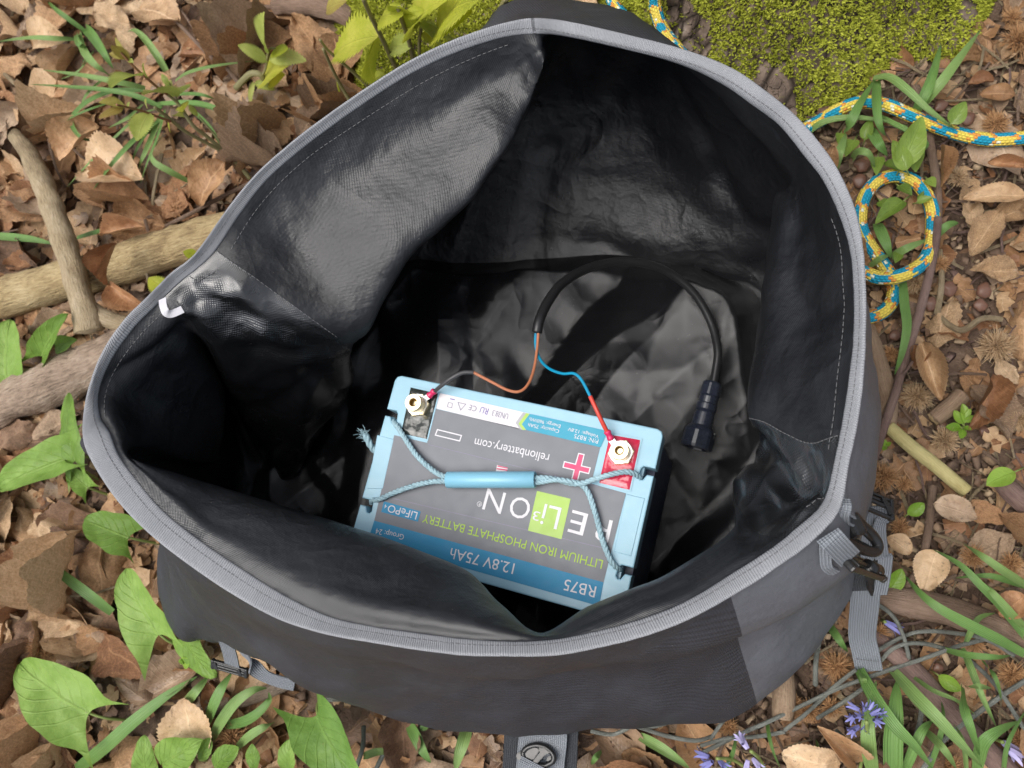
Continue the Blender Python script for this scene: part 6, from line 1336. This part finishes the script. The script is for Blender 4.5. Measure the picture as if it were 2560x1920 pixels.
# everything below them, past counting
def scatter_stuff(name, n, fn, mats, kind_label, seed, lo, hi, zz, tilt, shapes):
    rn = random.Random(seed); per = {m_: [] for m_ in range(len(mats))}; Vs, Fs, Us, Ms = [], [], [], []; off_ = 0
    for _ in range(n):
        q = fn(rn)
        if q is None: continue
        x, y, sc = q; V, F, U = shapes[rn.randrange(len(shapes))]; L = rn.uniform(lo, hi) * sc
        ya = rn.uniform(0, 6.283); mt_ = Matrix.Rotation(ya, 3, 'Z') @ Matrix.Rotation(rn.gauss(0, tilt), 3, 'X') @ Matrix.Rotation(rn.gauss(0, tilt), 3, 'Y')
        A = np.diag([1, 1, .5]) @ np.array(mt_) * L; W3 = V @ A.T + np.array([x, y, gz(x, y) + rn.uniform(*zz)]); Vs.append(W3); Fs.append(F + off_); Us.append(U); Ms.append(np.full(len(F), rn.choices(range(len(mats)), [m_[1] for m_ in mats])[0], np.int32)); off_ += len(W3)
    V = np.concatenate(Vs); F = np.concatenate(Fs); U = np.concatenate(Us); me = bpy.data.meshes.new(name); nf = len(F)
    me.vertices.add(len(V)); me.vertices.foreach_set('co', V.astype(np.float32).ravel()); me.loops.add(nf * 4); me.loops.foreach_set('vertex_index', F.astype(np.int32).ravel())
    me.polygons.add(nf); me.polygons.foreach_set('loop_start', np.arange(nf, dtype=np.int32) * 4); me.polygons.foreach_set('material_index', np.concatenate(Ms)); me.polygons.foreach_set('use_smooth', np.ones(nf, bool))
    ul = me.uv_layers.new(name='UVMap'); ul.data.foreach_set('uv', U[F.ravel()].astype(np.float32).ravel())
    for m_, _w in mats: me.materials.append(m_)
    me.update(calc_edges=True); me.validate(); o = link(name, me); return tag(o, kind_label, kind='stuff')
arr = lambda s_: (np.array(s_[0]), np.array(s_[1]), np.array(s_[2]))
small = [arr(leaf_shape(9, 2, (lambda t: w_chest(t) * 1.25) if k % 2 else w_oval, serr=.06, seed=k, crumple=.10, rag=.10, **CURLS[k % 10])) for k in range(16)]
frag = [arr(leaf_shape(4, 1, lambda t: .32 + .1 * math.sin(t * 9 + k), seed=k, crumple=.22, curl=.4 * (-1) ** k)) for k in range(8)]
def everywhere(rn):
    x, y = rn.uniform(-1.6, .75), rn.uniform(-.6, 1.35)
    if in_bag(x, y) or in_tree(x, y): return None
    if clear(x, y) and rn.random() < .6: return None
    px, py = PX((x, y, 0))
    if px > 1840 and py < 1300 and rn.random() > .20: return None
    if px > 1500 and py > 1350 and rn.random() > .55: return None
    return x, y, 1.0
dm = [(DEAD['tan'], .34), (DEAD['pale'], .20), (DEAD['russet'], .13), (DEAD['dark brown'], .17), (DEAD['grey brown'], .16)]
scatter_stuff('leaf_litter', 4600, everywhere, dm, 'layer of dead leaves under the ones on top', 5, .045, .11, (-.006, .008), .20, small)
def outskirts(rn):
    x, y = rn.uniform(-3.2, 2.6), rn.uniform(-2.2, 3.2)
    if (-1.5 < x < .7 and -.5 < y < 1.3) or in_tree(x, y): return None
    return x, y, 1.0
scatter_stuff('leaf_litter', 7000, outskirts, dm, 'dead leaves covering the wood floor further off', 15, .06, .13, (-.006, .02), .25, small[:8])
scatter_stuff('leaf_fragments', 11000, lambda rn: (lambda x, y: None if in_bag(x, y) or in_tree(x, y) else (x, y, 1.0))(rn.uniform(-1.5, .7), rn.uniform(-.5, 1.3)), dm, 'broken bits of dead leaf on the soil', 6, .008, .034, (.0, .016), .4, frag)
def rod_shape(k):
    p = np.array([[0, 0, 0], [.33, .03 * math.sin(k), .01], [.66, .04 * math.cos(k * 2), .015], [1, 0, 0]]); V, F, U = tube_data(p, .018 + .008 * (k % 3), 5, False); return np.array(V), np.array(F), np.array(U)
def right_soil(rn):
    x, y = rn.uniform(-.05, .75), rn.uniform(-.45, .95)
    if in_bag(x, y) or in_tree(x, y): return None
    return x, y, 1.0
scatter_stuff('twig_debris', 4800, right_soil, [(M['twig'], .4), (M['branch_bark'], .4), (M['stick_purple'], .2)], 'loose thin twigs and stalks on the soil', 8, .012, .06, (.002, .018), .2, [rod_shape(k) for k in range(6)])
scatter_stuff('twig_debris', 900, everywhere, [(M['twig'], .5), (M['branch_bark'], .5)], 'loose thin stalks among the dead leaves', 9, .03, .10, (.01, .035), .2, [rod_shape(k) for k in range(6)])
def crumb(k):
    r = random.Random(k); b = np.array([[-1, -1, -1], [1, -1, -1], [1, 1, -1], [-1, 1, -1], [-1, -1, 1], [1, -1, 1], [1, 1, 1], [-1, 1, 1]], float) * .5
    b += np.array([[r.uniform(-.25, .25) for _ in range(3)] for _ in range(8)]); b[:, 2] *= .6; b[:, 0] *= r.uniform(.8, 2.2); F = np.array([[0, 3, 2, 1], [4, 5, 6, 7], [0, 1, 5, 4], [1, 2, 6, 5], [2, 3, 7, 6], [3, 0, 4, 7]]); return b, F, np.zeros((8, 2))
M['crumb_dark'] = plain('dark_soil_crumb', (.17, .115, .082), .95, .2, var=.4, scale=200); M['crumb_pale'] = plain('pale_wood_chip', (.42, .31, .20), .8, .3, var=.3, scale=200)
scatter_stuff('soil_crumbs', 8000, right_soil, [(M['crumb_dark'], .48), (M['stick_tan'], .26), (M['crumb_pale'], .18), (M['stick_purple'], .08)], 'crumbs of soil and chips of wood on the bare ground', 12, .0025, .009, (.0, .008), .6, [crumb(k) for k in range(8)])
scatter_stuff('soil_crumbs', 4000, everywhere, [(M['crumb_dark'], .8), (M['stick_tan'], .2)], 'crumbs of dark soil showing between the dead leaves', 13, .003, .010, (.0, .012), .6, [crumb(k) for k in range(8)])
# chestnut burrs and nuts
t = MT('burr_spines', (.30, .16, .07), .75, .3); uv = t.sep(t.coord('UV')); t.base(t.ramp(uv[0], [(0, (.16, .08, .035)), (.6, (.37, .20, .09)), (1, (.53, .33, .17))])); M['spine'] = t.m
t = MT('pale_burr_spines', (.36, .24, .13), .75, .3); uv = t.sep(t.coord('UV')); t.base(t.ramp(uv[0], [(0, (.17, .10, .055)), (.6, (.40, .27, .15)), (1, (.58, .44, .28))])); M['spine_pale'] = t.m
def burr(fn, x, y, r_px, label, pale=False, flat_=.55, n=330, seed=0):
    c_ = fn(x, y, .012); R_ = (fn(x + r_px, y, .012) - c_).length; rn = random.Random(seed + 77)
    o = empty('chestnut_burr', c_, label, 'chestnut husk', 'spiny chestnut husks on the ground'); V, F = [], []; core = R_ * .5
    bm = bmesh.new(); bmesh.ops.create_icosphere(bm, subdivisions=2, radius=1)
    for v in bm.verts: v.co = c_ + Vector((v.co.x * core, v.co.y * core, v.co.z * core * flat_)) * (1 + .25 * N(v.co.x * 2, v.co.y * 2, seed)) + Vector((0, 0, core * .4))
    bm_link('husk', bm, M['stick_tan'] if pale else M['twig'], o, True); V, F, U = [], [], []
    for k in range(n):
        a = rn.uniform(0, 6.283); e = rn.uniform(-.1, 1.4); d = Vector((math.cos(a) * math.cos(e), math.sin(a) * math.cos(e), math.sin(e) * flat_ * 1.3))
        b = c_ + d * core * .8 + Vector((0, 0, core * .4)); d2 = (d + Vector((rn.gauss(0, .7), rn.gauss(0, .7), rn.gauss(0, .45)))).normalized(); L = R_ * rn.uniform(.3, .9)
        sd = d2.cross(Vector((rn.uniform(-1, 1), rn.uniform(-1, 1), rn.uniform(-1, 1)))).normalized() * .0009; s2 = d2.cross(sd).normalized() * .0009; i0 = len(V)
        V += [b + sd, b - sd * .5 + s2, b - sd * .5 - s2, b + d2 * L]; F += [(i0, i0 + 1, i0 + 3), (i0 + 1, i0 + 2, i0 + 3), (i0 + 2, i0, i0 + 3)]; U += [(0, 0)] * 3 + [(1, 1)]
    so_ = link('spines', mesh('spines', V, F, U, smooth=False), o, M['spine_pale' if pale else 'spine']); so_['kind'] = 'stuff'
for k, (fn, x, y, r, lab, pl) in enumerate([(R3c, 1100, 680, 62, 'round orange brown chestnut husk beside the tan stick', 0), (R3c, 1255, 935, 105, 'large pale chestnut husk below the folded leaf', 1), (R3c, 1060, 1410, 105, 'orange brown chestnut husk against the bag above the buckles', 0), (R3c, 1180, 1450, 60, 'orange husk scrap right of the husk against the bag', 0), (R3c, 1720, 640, 130, 'wide pale chestnut husk near the right edge', 1), (R3c, 1860, 1070, 85, 'pale husk at the right edge beside the seedling', 1), (R3c, 1420, 1190, 95, 'flattened pale chestnut husk below the seedling', 1), (R3c, 1250, 260, 85, 'pale chestnut husk left of the crooked twig', 1), (R3c, 1390, 150, 70, 'orange husk scrap beside the thin purple stick', 0), (R2c, 2085, 260, 120, 'orange brown chestnut husk near the top right corner', 0), (R2c, 1960, 745, 95, 'brown chestnut husk half under the rope', 0), (R2c, 1740, 1060, 75, 'pale brown husk beside the curled tan leaf', 1), (R2c, 2060, 120, 70, 'small brown husk in the top right corner', 0),
 (LT, 820, 1030, 105, 'dark brown chestnut husk left of the strap tip', 0), (LT, 650, 1300, 80, 'brown husk below the lower right corner of the bag', 0), (LT, 1660, 350, 90, 'orange husk among the green blades on the right', 0), (LT, 1900, 1080, 110, 'orange brown husk at the right edge below the grey twigs', 0), (LT, 1900, 390, 80, 'brown husk at the right edge above the yellow leaf', 0), (LT, 1210, 170, 75, 'orange husk under the bright oval leaf', 0), (LT, 1670, 880, 75, 'brown husk beside the arching grey twigs', 0), (LT, 1080, 820, 75, 'brown husk under the hanging strap', 0), (LT, 1520, 1640, 80, 'brown husk at the bottom edge of the bluebell clump', 0), (LT, 1950, 1480, 80, 'orange husk in the lower right corner', 0), (LT, 560, 1260, 60, 'small dark husk against the lower right corner of the bag', 0), (LT, 150, 1400, 70, 'brown husk left of the upright green blade at the bottom', 0), (LT, 780, 1280, 75, 'orange brown husk under the crossing grey twigs', 0),
 (C6c, 270, 890, 90, 'brown chestnut husk among the dead leaves at lower left', 0), (C6c, 1450, 1460, 115, 'dark brown chestnut husk below the tuft of green blades', 0), (TLc, 1050, 1250, 80, 'dark brown husk above the barkless log', 0)]):
    burr(fn, x, y, r, lab, bool(pl), .45 if k % 3 else .6, 330 if r > 80 else 220, k)
t = MT('chestnut_skin', (.14, .06, .03), .45, .4); co = t.coord(); t.base(t.mix(t.noise(co, 60, 3), (.07, .035, .024), (.20, .10, .065))); M['nut'] = t.m
for k, (fn, x, y, r, lab) in enumerate([(R3c, 1660, 300, 50, 'big reddish brown chestnut on the soil near the right edge'), (R3c, 1640, 385, 42, 'dark chestnut shell just below the biggest chestnut'), (R3c, 1130, 565, 34, 'small dark chestnut under the end of the rope'), (R2c, 1175, 975, 48, 'reddish chestnut between the rim and the rope loop'), (R2c, 1165, 1070, 46, 'grey brown chestnut touching the rope loop'), (R2c, 1640, 620, 40, 'dull brown chestnut above the rope near the green leaf'), (R3c, 1340, 380, 46, 'dull pinkish chestnut shell left of the crooked twig'), (R3c, 1450, 290, 50, 'grey brown chestnut shell above the crooked twig'), (R3c, 1410, 1110, 36, 'dark red chestnut beside the tiny seedling'), (R3c, 1660, 1130, 34, 'dark red chestnut right of the torn russet leaf'), (LT, 1450, 1040, 34, 'orange brown chestnut scrap by the arching twigs'), (R2c, 1800, 700, 44, 'dull purple chestnut beside the yellow green leaf')]):
    c_ = fn(x, y, .012); R_ = (fn(x + r, y, .012) - c_).length; bm = bmesh.new(); bmesh.ops.create_icosphere(bm, subdivisions=3, radius=1)
    for v in bm.verts:
        q = v.co.copy(); tp_ = max(0, q.y) ** 3 * .35; v.co = c_ + Vector((q.x * R_ * (1 - tp_), q.y * R_ * 1.05, q.z * R_ * .42)) + Vector((1, .6, 0)) * R_ * .35 * N(q.x * 1.3, q.y * 1.3, k * 5.1) - Vector((0, 0, R_ * .3 * max(0, -q.y)))
    tag(bm_link('chestnut', bm, M['nut'], None, True), lab, 'chestnut', 'fallen chestnuts')
